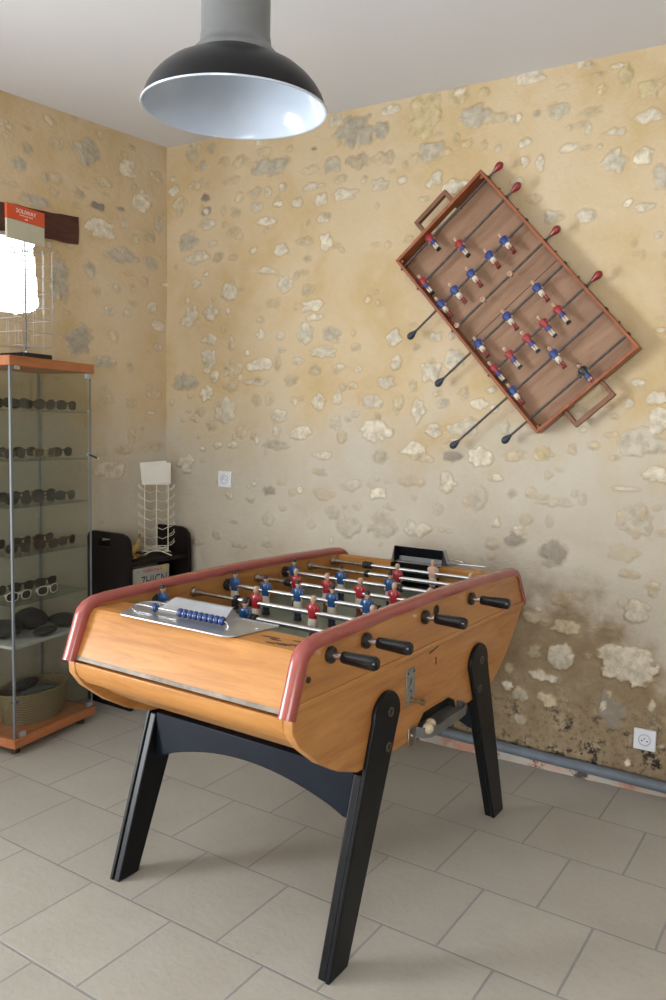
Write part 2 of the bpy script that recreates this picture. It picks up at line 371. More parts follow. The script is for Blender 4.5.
# ------------------------------------------------------------------ the room
WA = 0.05261; WY = 3.2315                       # back wall: turned 3 degrees, meets x = 0 at WY
NB = Vector((-math.sin(WA), math.cos(WA), 0)); UB = Vector((math.cos(WA), math.sin(WA), 0))
LA = math.atan2(-math.sin(math.radians(78)), -math.cos(math.radians(78)))   # left wall, running from the corner towards the viewer
CORNER = Vector((-3.093, 3.069, 0)); UL = Vector((math.cos(LA), math.sin(LA), 0)); NL = Vector((-UL.y, UL.x, 0))
def bw(s, z, off=0.0): return Vector((0, WY, 0))+UB*s-NB*off+Vector((0, 0, z))
def lw(t, z, off=0.0): return CORNER+UL*t+NL*off+Vector((0, 0, z))

STONES_BACK = "-2917,2763,42,50,p -2802,2766,27,25,g -2859,2692,23,27,g -2726,2695,35,24,l -2619,2682,46,27,l -2482,2700,42,21,p -2448,2627,110,41,g -2198,2672,17,9,d -2217,2580,42,18,p -2127,2576,16,23,g -3049,2594,34,28,w -2909,2599,33,20,p -2822,2594,20,15,l -2658,2596,34,18,l -2529,2519,38,26,p -2458,2514,21,26,w -2373,2523,20,24,w -2204,2504,53,18,w -2838,2533,30,20,d -2834,2464,33,23,d -3005,2516,43,45,p -2626,2507,22,27,p -2404,2460,18,24,p -2520,2450,36,22,w -2647,2436,28,22,p -2289,2440,31,23,w -2156,2440,33,29,w -2466,2376,57,18,w -2143,2358,38,18,w -2833,2401,52,23,w -2953,2325,59,45,g -2719,2387,19,12,p -2658,2348,39,25,l -2794,2303,33,15,w -2623,2318,22,15,p -2893,2243,70,31,w -2753,2231,36,23,p -2661,2223,28,15,l -2537,2245,18,15,w -2379,2234,41,30,w -2241,2262,40,21,p -2126,2245,34,40,w -2455,2144,45,18,w -2831,2158,20,13,w -2897,2113,27,26,w -2350,2070,37,38,w -2222,2037,31,26,p -2683,2060,48,48,w -2802,1960,44,36,w -2936,1944,54,42,w -2422,1985,42,22,l -2192,1961,59,28,w -2181,1908,42,14,w -2693,1966,13,18,w -2956,2036,14,16,w -2229,2179,25,14,p -2256,2117,36,14,l -1985,2714,103,65,g -1856,2698,40,35,g -1808,2776,47,21,w -1644,2736,69,101,y -1613,2570,60,43,g -2087,2780,34,28,w -2097,2583,40,34,g -1970,2583,58,33,p -1828,2577,42,28,p -2052,2518,31,17,p -1931,2501,16,14,p -1849,2467,40,26,w -1743,2470,23,14,w -1584,2460,27,31,w -1503,2416,48,28,w -2034,2447,63,26,w -1418,2680,64,45,g -1493,2782,50,33,y -1381,2775,21,16,y -1681,2558,23,20,p -1796,2514,16,9,p -1730,2534,13,14,p -1498,2602,14,24,y -1449,2578,24,16,y -1378,2563,14,19,p -1196,2795,59,30,w -1289,2821,13,14,w -996,2805,14,18,w -827,2728,24,43,y -911,2694,16,18,y -744,2665,42,33,y -1079,2644,39,32,g -1249,2643,26,19,w -1321,2660,31,23,p -1025,2575,14,10,g -952,2616,42,22,l -956,2558,12,20,w -860,2530,29,12,w -739,2565,54,21,w -1026,2498,41,14,w -911,2483,8,8,w -1200,2471,17,21,w -1139,2457,17,29,w -854,2421,43,41,w -750,2425,35,29,w -686,2344,28,46,w -798,2261,17,14,w -738,2236,30,17,w -1233,2396,28,15,w -948,2231,38,24,w -1076,2243,37,25,w -1154,2321,32,21,l -1158,2647,15,14,g -1316,2538,11,13,w -2804,1828,44,24,w -2812,1735,42,52,w -2489,1838,26,23,w -2369,1829,25,18,w -2231,1834,42,43,w -2085,1828,46,32,g -2124,1745,67,27,w -2568,1753,13,13,w -2363,1762,19,13,w -2666,1796,24,24,l -2964,1614,87,45,g -2656,1675,51,46,p -2490,1694,68,32,w -2386,1701,22,34,p -2266,1706,34,15,w -2173,1662,30,23,p -2773,1642,28,27,w -2825,1555,42,39,w -2502,1611,65,18,w -2306,1617,40,23,p -2705,1468,72,57,w -2668,1584,44,22,p -2509,1523,33,29,l -2428,1529,22,31,p -2151,1510,36,41,w -2381,1444,54,29,w -2791,1392,32,30,l -2601,1361,37,24,p -2517,1340,23,21,p -2385,1370,22,21,w -2254,1365,61,31,w -2387,1304,70,24,g -2751,1292,28,19,w -2654,1296,34,16,w -2123,1263,56,20,w -2053,1416,29,35,w -2136,1183,37,18,p -2423,1079,39,21,d -2351,1126,29,21,l -2287,1076,25,21,l -2537,1025,27,14,g -2119,1077,51,28,l -2428,938,36,32,g -2637,908,27,11,g -2176,931,24,23,l -2753,829,25,25,g -2610,793,44,19,g -2434,816,33,19,g -2057,998,44,31,g -2875,783,36,20,g -2961,1191,55,43,w -3100,1651,28,28,l -2863,1460,32,22,l -1764,1794,35,34,w -1957,1760,24,16,p -1562,1791,26,20,w -1653,1750,17,15,p -1745,1686,25,27,w -1470,1694,40,41,w -1578,1647,48,44,w -2042,1673,33,12,w -2035,1571,11,19,w -1796,1598,43,30,w -1664,1586,20,27,p -1428,1553,23,30,p -1306,1563,22,13,w -2048,1524,30,19,w -1868,1515,57,30,w -1736,1504,23,41,p -1635,1476,29,47,w -1516,1508,33,18,w -1354,1505,34,24,w -1841,1383,75,46,w -1556,1389,33,31,w -2016,1350,30,28,p -1419,1405,59,35,w -1818,1265,41,28,g -1648,1302,61,32,w -1610,1270,49,20,p -1467,1281,44,22,d -1340,1283,52,39,w -1675,1165,42,27,l -1612,1163,20,20,l -1492,1164,40,42,w -1960,1127,54,24,w -1819,1100,39,30,w -1350,1106,45,52,g -1523,1050,22,22,g -1968,936,61,50,g -1795,955,67,56,g -1624,952,61,36,w -1269,921,33,26,g -1930,1034,24,17,l -1641,1088,15,11,l -703,1362,87,52,w -642,1453,39,52,w -655,1528,35,28,w -725,1588,24,14,w -752,1508,17,18,w -635,1239,48,34,w -747,1181,46,10,w -707,1062,57,61,w -744,930,53,31,l -720,850,39,21,p -1076,1306,36,26,y -1191,1293,47,26,l -959,1327,19,21,l -879,1344,24,15,p -1241,1408,18,31,g -1270,1198,29,17,w -1118,1146,24,24,l -1025,1114,63,21,g -1201,1135,20,18,g -910,1131,16,21,g -1139,1035,29,31,l -1037,1032,15,24,l -1176,949,47,33,d -1015,909,58,52,d -1258,1003,18,16,p -1009,1243,19,8,l -1051,1219,17,15,l -633,1114,15,16,l -921,1405,12,10,w -704,498,114,80,w -757,291,55,62,d -965,483,65,49,w -948,607,55,34,p -970,720,55,29,l -1074,483,29,35,p -1092,627,32,29,p -1035,389,51,23,w -1181,320,26,22,w -1125,294,35,33,g -1120,187,30,22,g -1013,292,46,28,p -609,348,15,33,w -684,707,51,44,w -624,813,18,17,w -1028,863,25,16,g -1178,399,24,26,p"
STONES_LEFT = "503,2697,31,22,p 442,2681,63,56,g 592,2683,28,25,p 604,2526,35,25,p 484,2480,33,22,p 610,2462,20,18,p 395,2442,38,19,d 265,2455,22,10,d 358,2564,43,23,p 231,2660,50,43,w 204,2767,18,15,p 378,2779,17,19,p 66,2659,38,28,p 147,2513,51,55,w 49,2427,24,44,w 101,2343,33,24,p 380,2337,82,42,w 245,2385,22,20,w 182,2328,23,24,p 265,2226,90,35,g 434,2137,30,38,g 96,2217,43,28,w 198,2078,18,20,p 288,2062,22,20,w 397,2031,21,19,p 124,2122,19,24,p 332,1948,26,23,w 228,1951,23,20,w 88,1991,29,33,w 52,1903,39,29,w 495,1790,71,69,g 362,1694,57,28,g 306,1827,31,28,l 217,1679,18,24,p 352,1527,35,44,l 210,1497,28,29,p 205,1329,23,41,p 100,1559,29,37,l 252,1257,46,29,p 63,1278,49,25,l 331,1156,79,49,w 379,1247,31,20,l 51,1540,24,21,l 778,2548,32,31,g 740,2627,28,26,p 821,2693,18,13,p 840,2654,13,13,p 730,2718,19,9,p 701,2402,72,27,g 630,2780,29,18,p 852,2457,18,13,p 652,2520,19,22,g 593,2061,45,102,g"
TONE = {'w': ((0.63, 0.57, 0.455), 0.85), 'p': ((0.54, 0.45, 0.31), 0.8), 'y': ((0.56, 0.46, 0.27), 0.85),
        'g': ((0.45, 0.405, 0.32), 0.78), 'd': ((0.28, 0.25, 0.21), 0.85), 'l': ((0.53, 0.43, 0.29), 0.6)}
def vnoise(x, z, cell, rng):
    """smooth value noise on arrays"""
    gx = x/cell; gz = z/cell; ix = np.floor(gx).astype(int); iz = np.floor(gz).astype(int); fx = gx-ix; fz = gz-iz
    fx = fx*fx*(3-2*fx); fz = fz*fz*(3-2*fz)
    ix -= ix.min(); iz -= iz.min(); L = rng.random((ix.max()+2, iz.max()+2))
    return (L[ix, iz]*(1-fx)+L[ix+1, iz]*fx)*(1-fz)+(L[ix, iz+1]*(1-fx)+L[ix+1, iz+1]*fx)*fz
def stone_wall(name, mat, x0, x1, z1, stones, sgn, seed, extra, loc, rotz, hole=None, rest=(), bare=(0, 0)):
    rng = np.random.default_rng(seed); st = 0.008
    nx = int((x1-x0)/st)+1; nz = int(z1/st)+1
    xs = np.linspace(x0, x1, nx); zs = np.linspace(0, z1, nz); X, Z = np.meshgrid(xs, zs, indexing='ij')
    fine = vnoise(X, Z, 0.022, rng)+0.5*vnoise(X, Z, 0.011, rng)
    und = vnoise(X, Z, 0.45, rng)*0.005+vnoise(X, Z, 0.12, rng)*0.003
    H = und-0.004+fine*0.0012; Mk = np.zeros_like(X); Cc = np.full(X.shape+(3,), 0.45); Cc[..., 1] = 0.38; Cc[..., 2] = 0.25
    lst = [tuple(int(v)/1000 for v in q.split(',')[:4])+(q.split(',')[4],) for q in stones.split()]
    for _ in range(extra):
        lst.append((rng.uniform(x0, x1), rng.uniform(0.1, z1), rng.uniform(.009, .026), rng.uniform(.007, .018), rng.choice(['l', 'p', 'l', 'w'])))
    e0, e1 = bare                                  # stones where the photograph does not reach
    for _ in range(int((e1-e0)*70)):
        q = rng.uniform(.015, .06); lst.append((rng.uniform(e0, e1), rng.uniform(0.1, z1), q, q*rng.uniform(.5, 1), rng.choice(['w', 'p', 'g', 'l', 'p'])))
    for sx, sz, rx, rz, tone in lst:
        rx = max(rx, .009); rz = max(rz, .008)
        i0, i1 = np.searchsorted(xs, [sx-1.7*rx-.01, sx+1.7*rx+.01]); j0, j1 = np.searchsorted(zs, [sz-1.7*rz-.01, sz+1.7*rz+.01])
        if i1-i0 < 2 or j1-j0 < 2: continue
        sl = (slice(i0, i1), slice(j0, j1)); a = rng.uniform(-.35, .35)
        dx = (X[sl]-sx)/rx; dz = (Z[sl]-sz)/rz; u = dx*math.cos(a)-dz*math.sin(a); v = dx*math.sin(a)+dz*math.cos(a)
        th = np.arctan2(v, u); r = np.hypot(u, v); R = np.full_like(r, 1.0)
        for k in range(2, 8): R += rng.normal(0, .13/k**0.6)*np.cos(k*th+rng.uniform(0, 6.28))
        R += (fine[sl]-.75)*0.40
        soft = max(.34, .014/min(rx, rz))
        m_ = np.clip((R-r)/soft+.5, 0, 1); m_ = m_*m_*(3-2*m_)
        base, w = TONE[str(tone)]
        if sz < 1.25: w *= 0.75
        tilt = rng.normal(0, .25)*u+rng.normal(0, .25)*v
        facet = np.abs((u*rng.normal(0, 1)+v*rng.normal(0, 1)) % 0.9-.45)
        hgt = min(.011, .005+.08*min(rx, rz))*(1 if tone != 'l' else .7)
        H[sl] = H[sl]*(1-.6*m_)+m_*hgt*(0.45+.35*tilt+.5*facet+.35*(fine[sl]-.6))
        H[sl] -= .0025*np.exp(-((r-R)/.25)**2)
        v_ = 1+rng.normal(0, .07); cv = np.array(base)*v_
        new = cv[None, None, :]*(0.86+.22*fine[sl][..., None])
        wgt = (m_ >= Mk[sl]*.5)[..., None]*np.clip(m_*3, 0, 1)[..., None]
        Cc[sl] = Cc[sl]*(1-wgt)+new*wgt; Mk[sl] = np.maximum(Mk[sl], m_*w)
    V = np.stack([X, H*sgn, Z], -1).reshape(-1, 3)
    idx = np.arange(nx*nz).reshape(nx, nz)
    F = np.stack([idx[:-1, :-1], idx[1:, :-1], idx[1:, 1:], idx[:-1, 1:]], -1)
    keep = np.ones(F.shape[:2], bool)
    if hole is not None:
        cx = (X[:-1, :-1]+st/2); cz = (Z[:-1, :-1]+st/2)
        inside = np.zeros_like(keep); P = hole
        for (ax, az), (bx, bz) in zip(P, P[1:]+P[:1]):
            cond = ((az > cz) != (bz > cz)) & (cx < (bx-ax)*(cz-az)/(bz-az+1e-12)+ax); inside ^= cond
        keep = ~inside
    F = F[keep].reshape(-1, 4)
    nv = len(V); ex_v = []; ex_f = []
    for (a, b_, c_, d_) in rest:                   # plain wall where the photograph does not look
        k = nv+len(ex_v); yo = -sgn*0.010; ex_v += [(a, yo, c_), (b_, yo, c_), (b_, yo, d_), (a, yo, d_)]; ex_f.append((k, k+1, k+2, k+3))
    V = np.concatenate([V, np.array(ex_v)]) if ex_v else V
    F = np.concatenate([F, np.array(ex_f)]) if ex_f else F
    me = bpy.data.meshes.new(name); me.vertices.add(len(V)); me.vertices.foreach_set('co', V.ravel().astype(np.float32))
    me.loops.add(F.size); me.loops.foreach_set('vertex_index', F.ravel().astype(np.int32))
    me.polygons.add(len(F)); me.polygons.foreach_set('loop_start', np.arange(0, F.size, 4, dtype=np.int32))
    me.update(calc_edges=True); me.validate()
    me.polygons.foreach_set('use_smooth', np.ones(len(me.polygons), bool))
    at = me.color_attributes.new('stone', 'FLOAT_COLOR', 'POINT')
    cc = np.concatenate([Cc.reshape(-1, 3), Mk.reshape(-1, 1)], 1)
    if ex_v: cc = np.concatenate([cc, np.tile([0.45, .38, .25, 0], (len(ex_v), 1))])
    at.data.foreach_set('color', cc.ravel().astype(np.float32))
    me.materials.append(M[mat]); ob = bpy.data.objects.new(name, me); col.objects.link(ob)
    ob.location = loc; ob.rotation_euler = (0, 0, rotz); return struct(ob)

stone_wall('wall_back', 'wall', -3.11, 0.90, 2.85, STONES_BACK, -1, 11, 360, (0, WY, 0), WA,
           rest=[(0.86, 2.7, 0, 3.06), (-3.11, 0.90, 2.80, 3.06)], bare=(-0.42, 0.9))
HOLE = [(0.735, 1.893), (0.80, 1.878), (0.88, 1.882), (1.30, 1.885), (1.315, 2.05), (1.31, 2.238), (0.706, 2.238), (0.716, 2.18), (0.709, 2.10), (0.700, 2.0), (0.694, 1.93), (0.712, 1.905)]
stone_wall('wall_left', 'wall_l', -0.02, 2.60, 2.90, STONES_LEFT, 1, 23, 140, CORNER, LA, hole=HOLE,
           rest=[(-0.02, 2.60, 2.84, 3.08), (2.56, 2.90, 0, 3.08), (4.50, 5.65, 0, 3.08), (2.90, 4.50, 2.25, 3.08)], bare=(0.95, 2.6))
# reveal of the small window, its frame and pane
mb = MB(); HI = [((x-.27 if x < 1 else x), z+(.12 if z > 2.1 else .02)) for x, z in HOLE]
n = len(HOLE)
mb.loft([[(x, 0.004, z) for x, z in HOLE], [(x, -0.42, z) for x, z in HI]], 'reveal', cap=False)
struct(mb.build('trim_1', None, CORNER, (0, 0, LA)))
mb = MB()
for a, b_, c_, d_ in ((0.34, 1.40, 1.84, 1.885), (0.34, 1.40, 2.37, 2.41), (0.34, 0.38, 1.885, 2.37), (1.36, 1.40, 1.885, 2.37)): mb.box(a, b_, -0.46, -0.42, c_, d_, 'frame_win')
wf = struct(mb.build('window_1', None, CORNER, (0, 0, LA), bevel=.004))
mb = MB().box(0.38, 1.36, -0.444, -0.440, 1.885, 2.37, 'pane'); g_ = mb.build('window_pane', wf, smooth=0)
# dark oak lintel over the small window
mb = MB(); rr = random.Random(3)
rings = []
for i in range(24):
    t = 0.50+i*0.042; j = lambda s: rr.uniform(-s, s)
    rings.append([(t+j(.004) if i else t+j(.006), -0.10, 2.242+j(.003)), (t+(j(.006) if i == 0 else 0), 0.010+j(.002), 2.240+j(.004)), (t+(j(.006) if i == 0 else 0), 0.0115+j(.002), 2.30+j(.004)), (t+(j(.008) if i == 0 else 0), 0.010+j(.002), 2.364+j(.004)), (t, -0.10, 2.362+j(.003))])
mb.loft(rings, 'lintel'); struct(mb.build('trim_2', None, CORNER, (0, 0, LA), smooth=0.5))
# floor, ceiling, unseen walls
mb = MB().box(-4.6, 2.8, -2.8, 3.6, -0.10, 0.0, 'floor'); struct(mb.build('floor', smooth=0))
def cz(y): return 2.815+0.034*(3.07-y)
mb = MB().add([(-4.6, -2.8, cz(-2.8)), (2.8, -2.8, cz(-2.8)), (2.8, 3.6, cz(3.6)), (-4.6, 3.6, cz(3.6)),
               (-4.6, -2.8, 3.2), (2.8, -2.8, 3.2), (2.8, 3.6, 3.2), (-4.6, 3.6, 3.2)],
              [(0, 1, 2, 3), (7, 6, 5, 4), (0, 4, 5, 1), (1, 5, 6, 2), (2, 6, 7, 3), (3, 7, 4, 0)], 'ceiling'); struct(mb.build('ceiling', smooth=0))
mb = MB()
for a, b_, c_, d_ in ((-4.5, -0.25, 0, 3.05), (1.95, 2.5, 0, 3.05), (-0.25, 1.95, 0, 0.75), (-0.25, 1.95, 2.2, 3.05)): mb.box(a, b_, -2.6, -2.42, c_, d_, 'reveal')
struct(mb.build('wall_front', smooth=0))
mb = MB().box(2.42, 2.6, -2.6, 3.5, 0, 3.05, 'reveal'); struct(mb.build('wall_right', smooth=0))
# broken plinth along the foot of the back wall
mb = MB(); rings = []; rr = random.Random(8)
for i in range(150):
    s = -3.0+i*0.02; h = 0.042+0.010*math.sin(i*.5)+rr.uniform(-.006, .006); d = 0.014+rr.uniform(-.003, .003)
    rings.append([(s, 0.01, 0), (s, -d, 0), (s, -d*.9, h*.6), (s, -d*.55, h), (s, 0.01, h+.004)])
mb.loft(rings, 'plinth'); struct(mb.build('baseboard_back', None, (0, WY, 0), (0, 0, WA), smooth=1.0))
# grey pipe on the back wall
mb = MB(); pts = [(-2.72, 0, 0.098), (-1.48, 0, 0.074), (-0.54, 0, 0.05), (0.3, 0, 0.03)]
mb.tube([(s, -0.038, z) for s, _, z in pts], 0.0215, 'grey_plastic', 14)
pipe = mb.build('water_pipe', None, (0, WY, 0), (0, 0, WA))
tag(pipe, 'grey plastic pipe running along the foot of the stained stone wall', 'pipe')
for s in (-2.3, -1.25, -0.35):
    c = MB(); c.lathe([(0.0232, -0.007), (0.0255, -0.006), (0.0255, 0.006), (0.0232, 0.007)], 'grey_plastic', 16, 'x'); c.box(-.006, .006, 0.018, 0.045, -.008, .008, 'grey_plastic')
    zz = 0.074+(s+1.48)*(-0.0255) if s > -1.48 else 0.098+(s+2.72)*(-0.0194)
    c.build('clip', pipe, (s, -0.038, zz))

# ------------------------------------------------------------------ wall sockets
def socket(loc, rotz, label, rot=0.0):
    t = thing('wall_socket', label, 'socket', loc, rotz, 'white wall sockets')
    h = 0.041; mb = MB()
    mb.prism([(-h, -h), (h, -h), (h, h), (-h, h)], -0.011, 0.004, 'white_plastic', 'y'); mb.build('cover_plate', t, bevel=.004, seg=3)
    mb = MB(); mb.lathe([(0.0235, -0.0112), (0.0235, -0.0135), (0.0215, -0.0138), (0.0205, -0.0118), (0.0190, -0.0112)], 'grey_white', 28, 'y')
    mb.build('socket_ring', t)
    mb = MB(); mb.lathe([(0.0205, -0.0113), (0.0001, -0.0118)], 'white_plastic', 28, 'y')
    dsk = mb.build('socket_well', t)
    for x in (-.0095, .0095):
        MB().lathe([(0.0031, -0.0122), (0.0001, -0.0124)], 'dark', 12, 'y').build('pin_hole', dsk, (x, 0, -0.003))
    MB().lathe([(0.0028, -0.0115), (0.0028, -0.021), (0.0001, -0.022)], 'oldsteel', 12, 'y').build('earth_pin', dsk, (0, 0, 0.008))
    return t
p = bw(-2.693, 1.121, 0.004); socket(p, WA, 'white square wall socket half way up the wall near the corner')
p = bw(-0.626, 0.21, 0.004); socket(p, WA, 'white square wall socket low on the stained wall above the grey pipe')

# ------------------------------------------------------------------ football table
TBL = thing('football_table', 'honey wood football table with red side rails and splayed black legs on tiled floor', 'football table', (-1.4262, 2.1421, 0), -0.0051)
PX, PI_ = 0.397, 0.370           # outer and inner face of the right side panel
PXL, PIL = 0.387, 0.360          # and of the left one
PROF = [(-0.720, 0.737), (-0.716, 0.690), (-0.685, 0.648), (-0.603, 0.583), (-0.52, 0.535), (-0.43, 0.501), (-0.35, 0.494),
        (-0.105, 0.494), (-0.095, 0.525), (-0.06, 0.553), (0.11, 0.553), (0.155, 0.532), (0.17, 0.494),
        (0.36, 0.494), (0.44, 0.503), (0.515, 0.538), (0.60, 0.596), (0.692, 0.688), (0.742, 0.748),
        (0.672, 0.858), (0.640, 0.874), (0.0, 0.892), (-0.635, 0.878), (-0.668, 0.860)]
PLAIN = [q for q in PROF if not (-0.2 < q[0] < 0.3 and q[1] < 0.6)]
MB().prism(PROF, PI_, PX, 'wood_side').build('side_panel', TBL, bevel=.003)
MB().prism(PLAIN, -PXL, -PIL, 'wood_side').build('side_panel', TBL, bevel=.003)
for s in (-1, 1):    # shadow-line moulding on both long sides
    x = PX if s > 0 else -PXL
    MB().prism([(-0.716, 0.741), (0.734, 0.741), (0.738, 0.757), (-0.714, 0.757)], x-.001*s, x+.006*s, 'wood_side').build('trim_strip', TBL, bevel=.004, seg=3)
# slanted end boards with flat lip, metal edge strip, lower apron
def ends(s):
    e = s
    lip = -0.545 if e < 0 else 0.628
    yb = 0.718 if e < 0 else 0.742          # the near end stands a little steeper
    dz = -0.011 if e < 0 else 0.0
    poly = [(yb*e, 0.742+dz), (0.667*e, 0.853), (0.655*e, 0.866), (0.640*e, 0.868), (lip, 0.868), (lip, 0.852), (0.636*e, 0.848), ((yb-.042)*e, 0.742+dz)]
    if e < 0: MB().prism(poly, -PIL, PI_, 'wood_worn').build('end_board', TBL, bevel=.004, seg=3)
    else:      # the far board is open at the goal mouth
        xs_ = [-PIL, -0.105, -0.105, 0.107, 0.107, PI_]
        thin = [(0.742, 0.742), (0.668, 0.853), (0.660, 0.8605), (0.656, 0.8610), (0.649, 0.8605), (0.648, 0.8595), (0.700, 0.780), (0.7085, 0.742)]
        MB().loft([[(x, y, z) for y, z in (thin if i in (2, 3) else poly)] for i, x in enumerate(xs_)], 'wood_end').build('end_board', TBL, smooth=0.5)
    a = Vector(((yb+.001)*e, 0.743+dz)); b_ = Vector(((yb-.004)*e, 0.7525+dz)); nn = Vector((e*.84, .55))*.0015
    MB().prism([(a.x, a.y), (a.x+nn.x, a.y+nn.y), (b_.x+nn.x, b_.y+nn.y), (b_.x, b_.y)], -PIL+.002, PI_-.002, 'edge_metal').build('edge_strip', TBL, smooth=0)
    poly = [(yb*e, 0.734+dz), ((yb-.003)*e, 0.700), ((yb-.012)*e, 0.680), ((yb-.040)*e, 0.654), ((yb-.055)*e, 0.668), ((yb-.045)*e, 0.690), ((yb-.042)*e, 0.734+dz)]
    MB().prism(poly, -PIL, PI_, 'wood_end').build('end_apron', TBL, bevel=.004, seg=3)
    MB().prism([((yb-.042)*e, 0.742), ((yb-.042)*e, 0.690), ((yb-.054)*e, 0.690), ((yb-.054)*e, 0.742)], -PIL, PI_, 'dark').build('inner_frame', TBL, smooth=0)
ends(-1); ends(1)
# underside shell following the side profile, set in from the edge
under = [(-0.66, 0.655), (-0.59, 0.603), (-0.51, 0.557), (-0.43, 0.524), (-0.35, 0.516), (0.36, 0.516), (0.44, 0.524), (0.505, 0.556), (0.585, 0.612), (0.66, 0.678)]
MB().prism(under+[(y, z+.014) for y, z in under[::-1]], -PIL, PI_, 'wood_inside').build('bottom_board', TBL, smooth=0.3)
# playing field and inner walls
MB().box(-PIL, PI_, -0.60, 0.62, 0.748, 0.760, 'field').build('playing_field', TBL, smooth=0)
MB().box(-PIL, PI_, -0.625, -0.60, 0.749, 0.851, 'wood_inside').build('inner_wall', TBL, smooth=0)
for a_, b_ in ((-PIL, -0.105), (0.107, PI_)): MB().box(a_, b_, 0.605, 0.628, 0.761, 0.867, 'wood_end').build('inner_wall', TBL, bevel=.002)
GX0, GX1 = -0.105, 0.107
mb = MB().prism([(0.606, 0.761), (0.706, 0.761), (0.646, 0.862), (0.640, 0.862), (0.697, 0.766), (0.606, 0.766)], GX0, GX1, 'goal')
for x in (GX0, GX1-.004): mb.prism([(0.606, 0.766), (0.697, 0.766), (0.645, 0.860), (0.606, 0.866)], x, x+.004, 'goal')
mb.build('goal_box', TBL, smooth=0)
# wear on the near top board
rw = random.Random(5)
for cx_, cy_, a_, b_ in ((0.235, -0.600, .034, .006), (0.262, -0.612, .020, .005), (0.300, -0.634, .030, .008), (0.335, -0.622, .022, .006), (0.318, -0.590, .016, .004), (0.270, -0.640, .018, .004)):
    q_ = [(cx_+a_*math.cos(t)*rw.uniform(.55, 1.1), cy_+b_*math.sin(t)*rw.uniform(.4, 1.2)) for t in [2*math.pi*i/14 for i in range(14)]]
    MB().prism(q_, 0.8676, 0.8688, 'worn', 'z').build('worn_patch', TBL, smooth=0)
# red rails capping both long sides and running down the ends
def rail(sx):
    cx = 0.384 if sx > 0 else -0.374
    path = [(-0.727, 0.727), (-0.720, 0.745), (-0.685, 0.846), (-0.678, 0.861), (-0.664, 0.873), (-0.640, 0.8835), (-0.600, 0.887), (-0.3, 0.894), (0.0, 0.8965), (0.3, 0.892),
            (0.600, 0.883), (0.640, 0.8785), (0.664, 0.869), (0.680, 0.857), (0.690, 0.842), (0.744, 0.757), (0.750, 0.745)]
    prof = [(-.0195, -.012), (-.0205, -.002), (-.0195, .006), (-.015, .0115), (-.006, .0145), (.006, .0145), (.015, .0115), (.0195, .006), (.0205, -.002), (.0195, -.012)]
    rings = []
    for i, q in enumerate(path):
        a = Vector(path[max(i-1, 0)]); b_ = Vector(path[min(i+1, len(path)-1)]); t = (b_-a).normalized(); nrm = Vector((-t.y, t.x))
        rings.append([(cx+u, q[0]+nrm.x*w, q[1]+nrm.y*w) for u, w in prof])
    return MB().loft(rings, 'rail').build('side_rail', TBL, smooth=0.9)
rail(1); rail(-1)
# legs
def leg(sx, sy_):
    top, foot = (-0.300, -0.520) if sy_ < 0 else (0.315, 0.545)
    # outer layer laps over the panel and is rounded at the top
    def edge(z, side):
        k = (0.62-z)/0.62; c = top+(foot-top)*k; w = 0.070+(0.044-0.070)*max(k, 0); return c+side*w
    outl = [(edge(0, -1), 0), (edge(0.62, -1), 0.615)]
    for i in range(1, 12):
        a = math.pi*(1-i/12); outl.append((top+0.071*math.cos(a), 0.617+0.068*math.sin(a)))
    outl += [(edge(0.62, 1), 0.615), (edge(0, 1), 0)]
    xo = 0.0 if sx > 0 else 0.010
    mb = MB().prism(outl, sx*(0.397-xo), sx*(0.411-xo), 'leg')
    inn = [(edge(0, -1)+.004, 0.0), (edge(0.485, -1)+.004, 0.485), (edge(0.485, 1)-.004, 0.485), (edge(0, 1)-.004, 0.0)]
    o = mb.prism(inn, sx*(0.372-xo), sx*(0.3965-xo), 'leg').build('leg', TBL, bevel=.004, seg=3)
    for y, z in ((top+.012, 0.625), (top+.004, 0.530)):
        b_ = MB().lathe([(0.0135, 0), (0.0135, .002), (0.011, .0035), (0.0095, .0025), (0.009, .0015)], 'bolt', 18, 'x').lathe([(0.009, .0015), (0.007, .0005), (0.0001, .0005)], 'dark', 18, 'x')
        b_.build('bolt', o, (0.4112, y, z) if sx > 0 else (-0.4012, y, z), None if sx > 0 else (0, 0, math.pi))
for sx in (1, -1):
    for s2 in (-1, 1): leg(sx, s2)
# arched braces between each pair of legs
for y in (-0.392, 0.412):
    arch = [(-0.361, 0.490), (-0.361, 0.352)]+[(-0.332+i*0.672/16, 0.356+0.068*math.sin(math.pi*i/16)**0.8) for i in range(17)]+[(0.371, 0.352), (0.371, 0.490)]
    MB().prism(arch, y-.016, y+.016, 'brace', 'y').build('cross_brace', TBL, bevel=.003)
# ball tray, coin plate, key hole, wear
tray = MB(); pts = [(-0.115, 0.0), (-0.112, .028), (-0.09, .046), (-0.05, .050), (0.11, .050), (0.150, .046), (0.170, .028), (0.173, 0.0)]
outer = [(PX+d-.004, y, 0.497) for y, d in pts]; outer2 = [(PX+d, y, 0.528) for y, d in pts]
inn2 = [(PX+max(d-.004, -.002), y*0.985+.0004, 0.528) for y, d in pts]; inn = [(PX+max(d-.008, -.004), y*0.985+.0004, 0.501) for y, d in pts]
tray.loft([outer, outer2, inn2, inn], 'galv', cap=False, closed=False)
tray.add(outer+inn, [(i, i+1, 8+i+1, 8+i) for i in range(7)], 'galv')
MB().box(PI_-.10, PI_+.0004, -0.16, 0.20, 0.5005, 0.60, 'dark').build('opening_shade_block', TBL, smooth=0)  # solid near-black block, added as the shade inside the ball opening
tray.add([(PX+d-.008, y*.985, 0.502) for y, d in pts]+[(PX-.0262, y, 0.508) for y, d in pts], [(i, i+1, 9+i, 8+i) for i in range(7)], 'galv')
tr = tray.build('ball_tray', TBL, smooth=0.6)
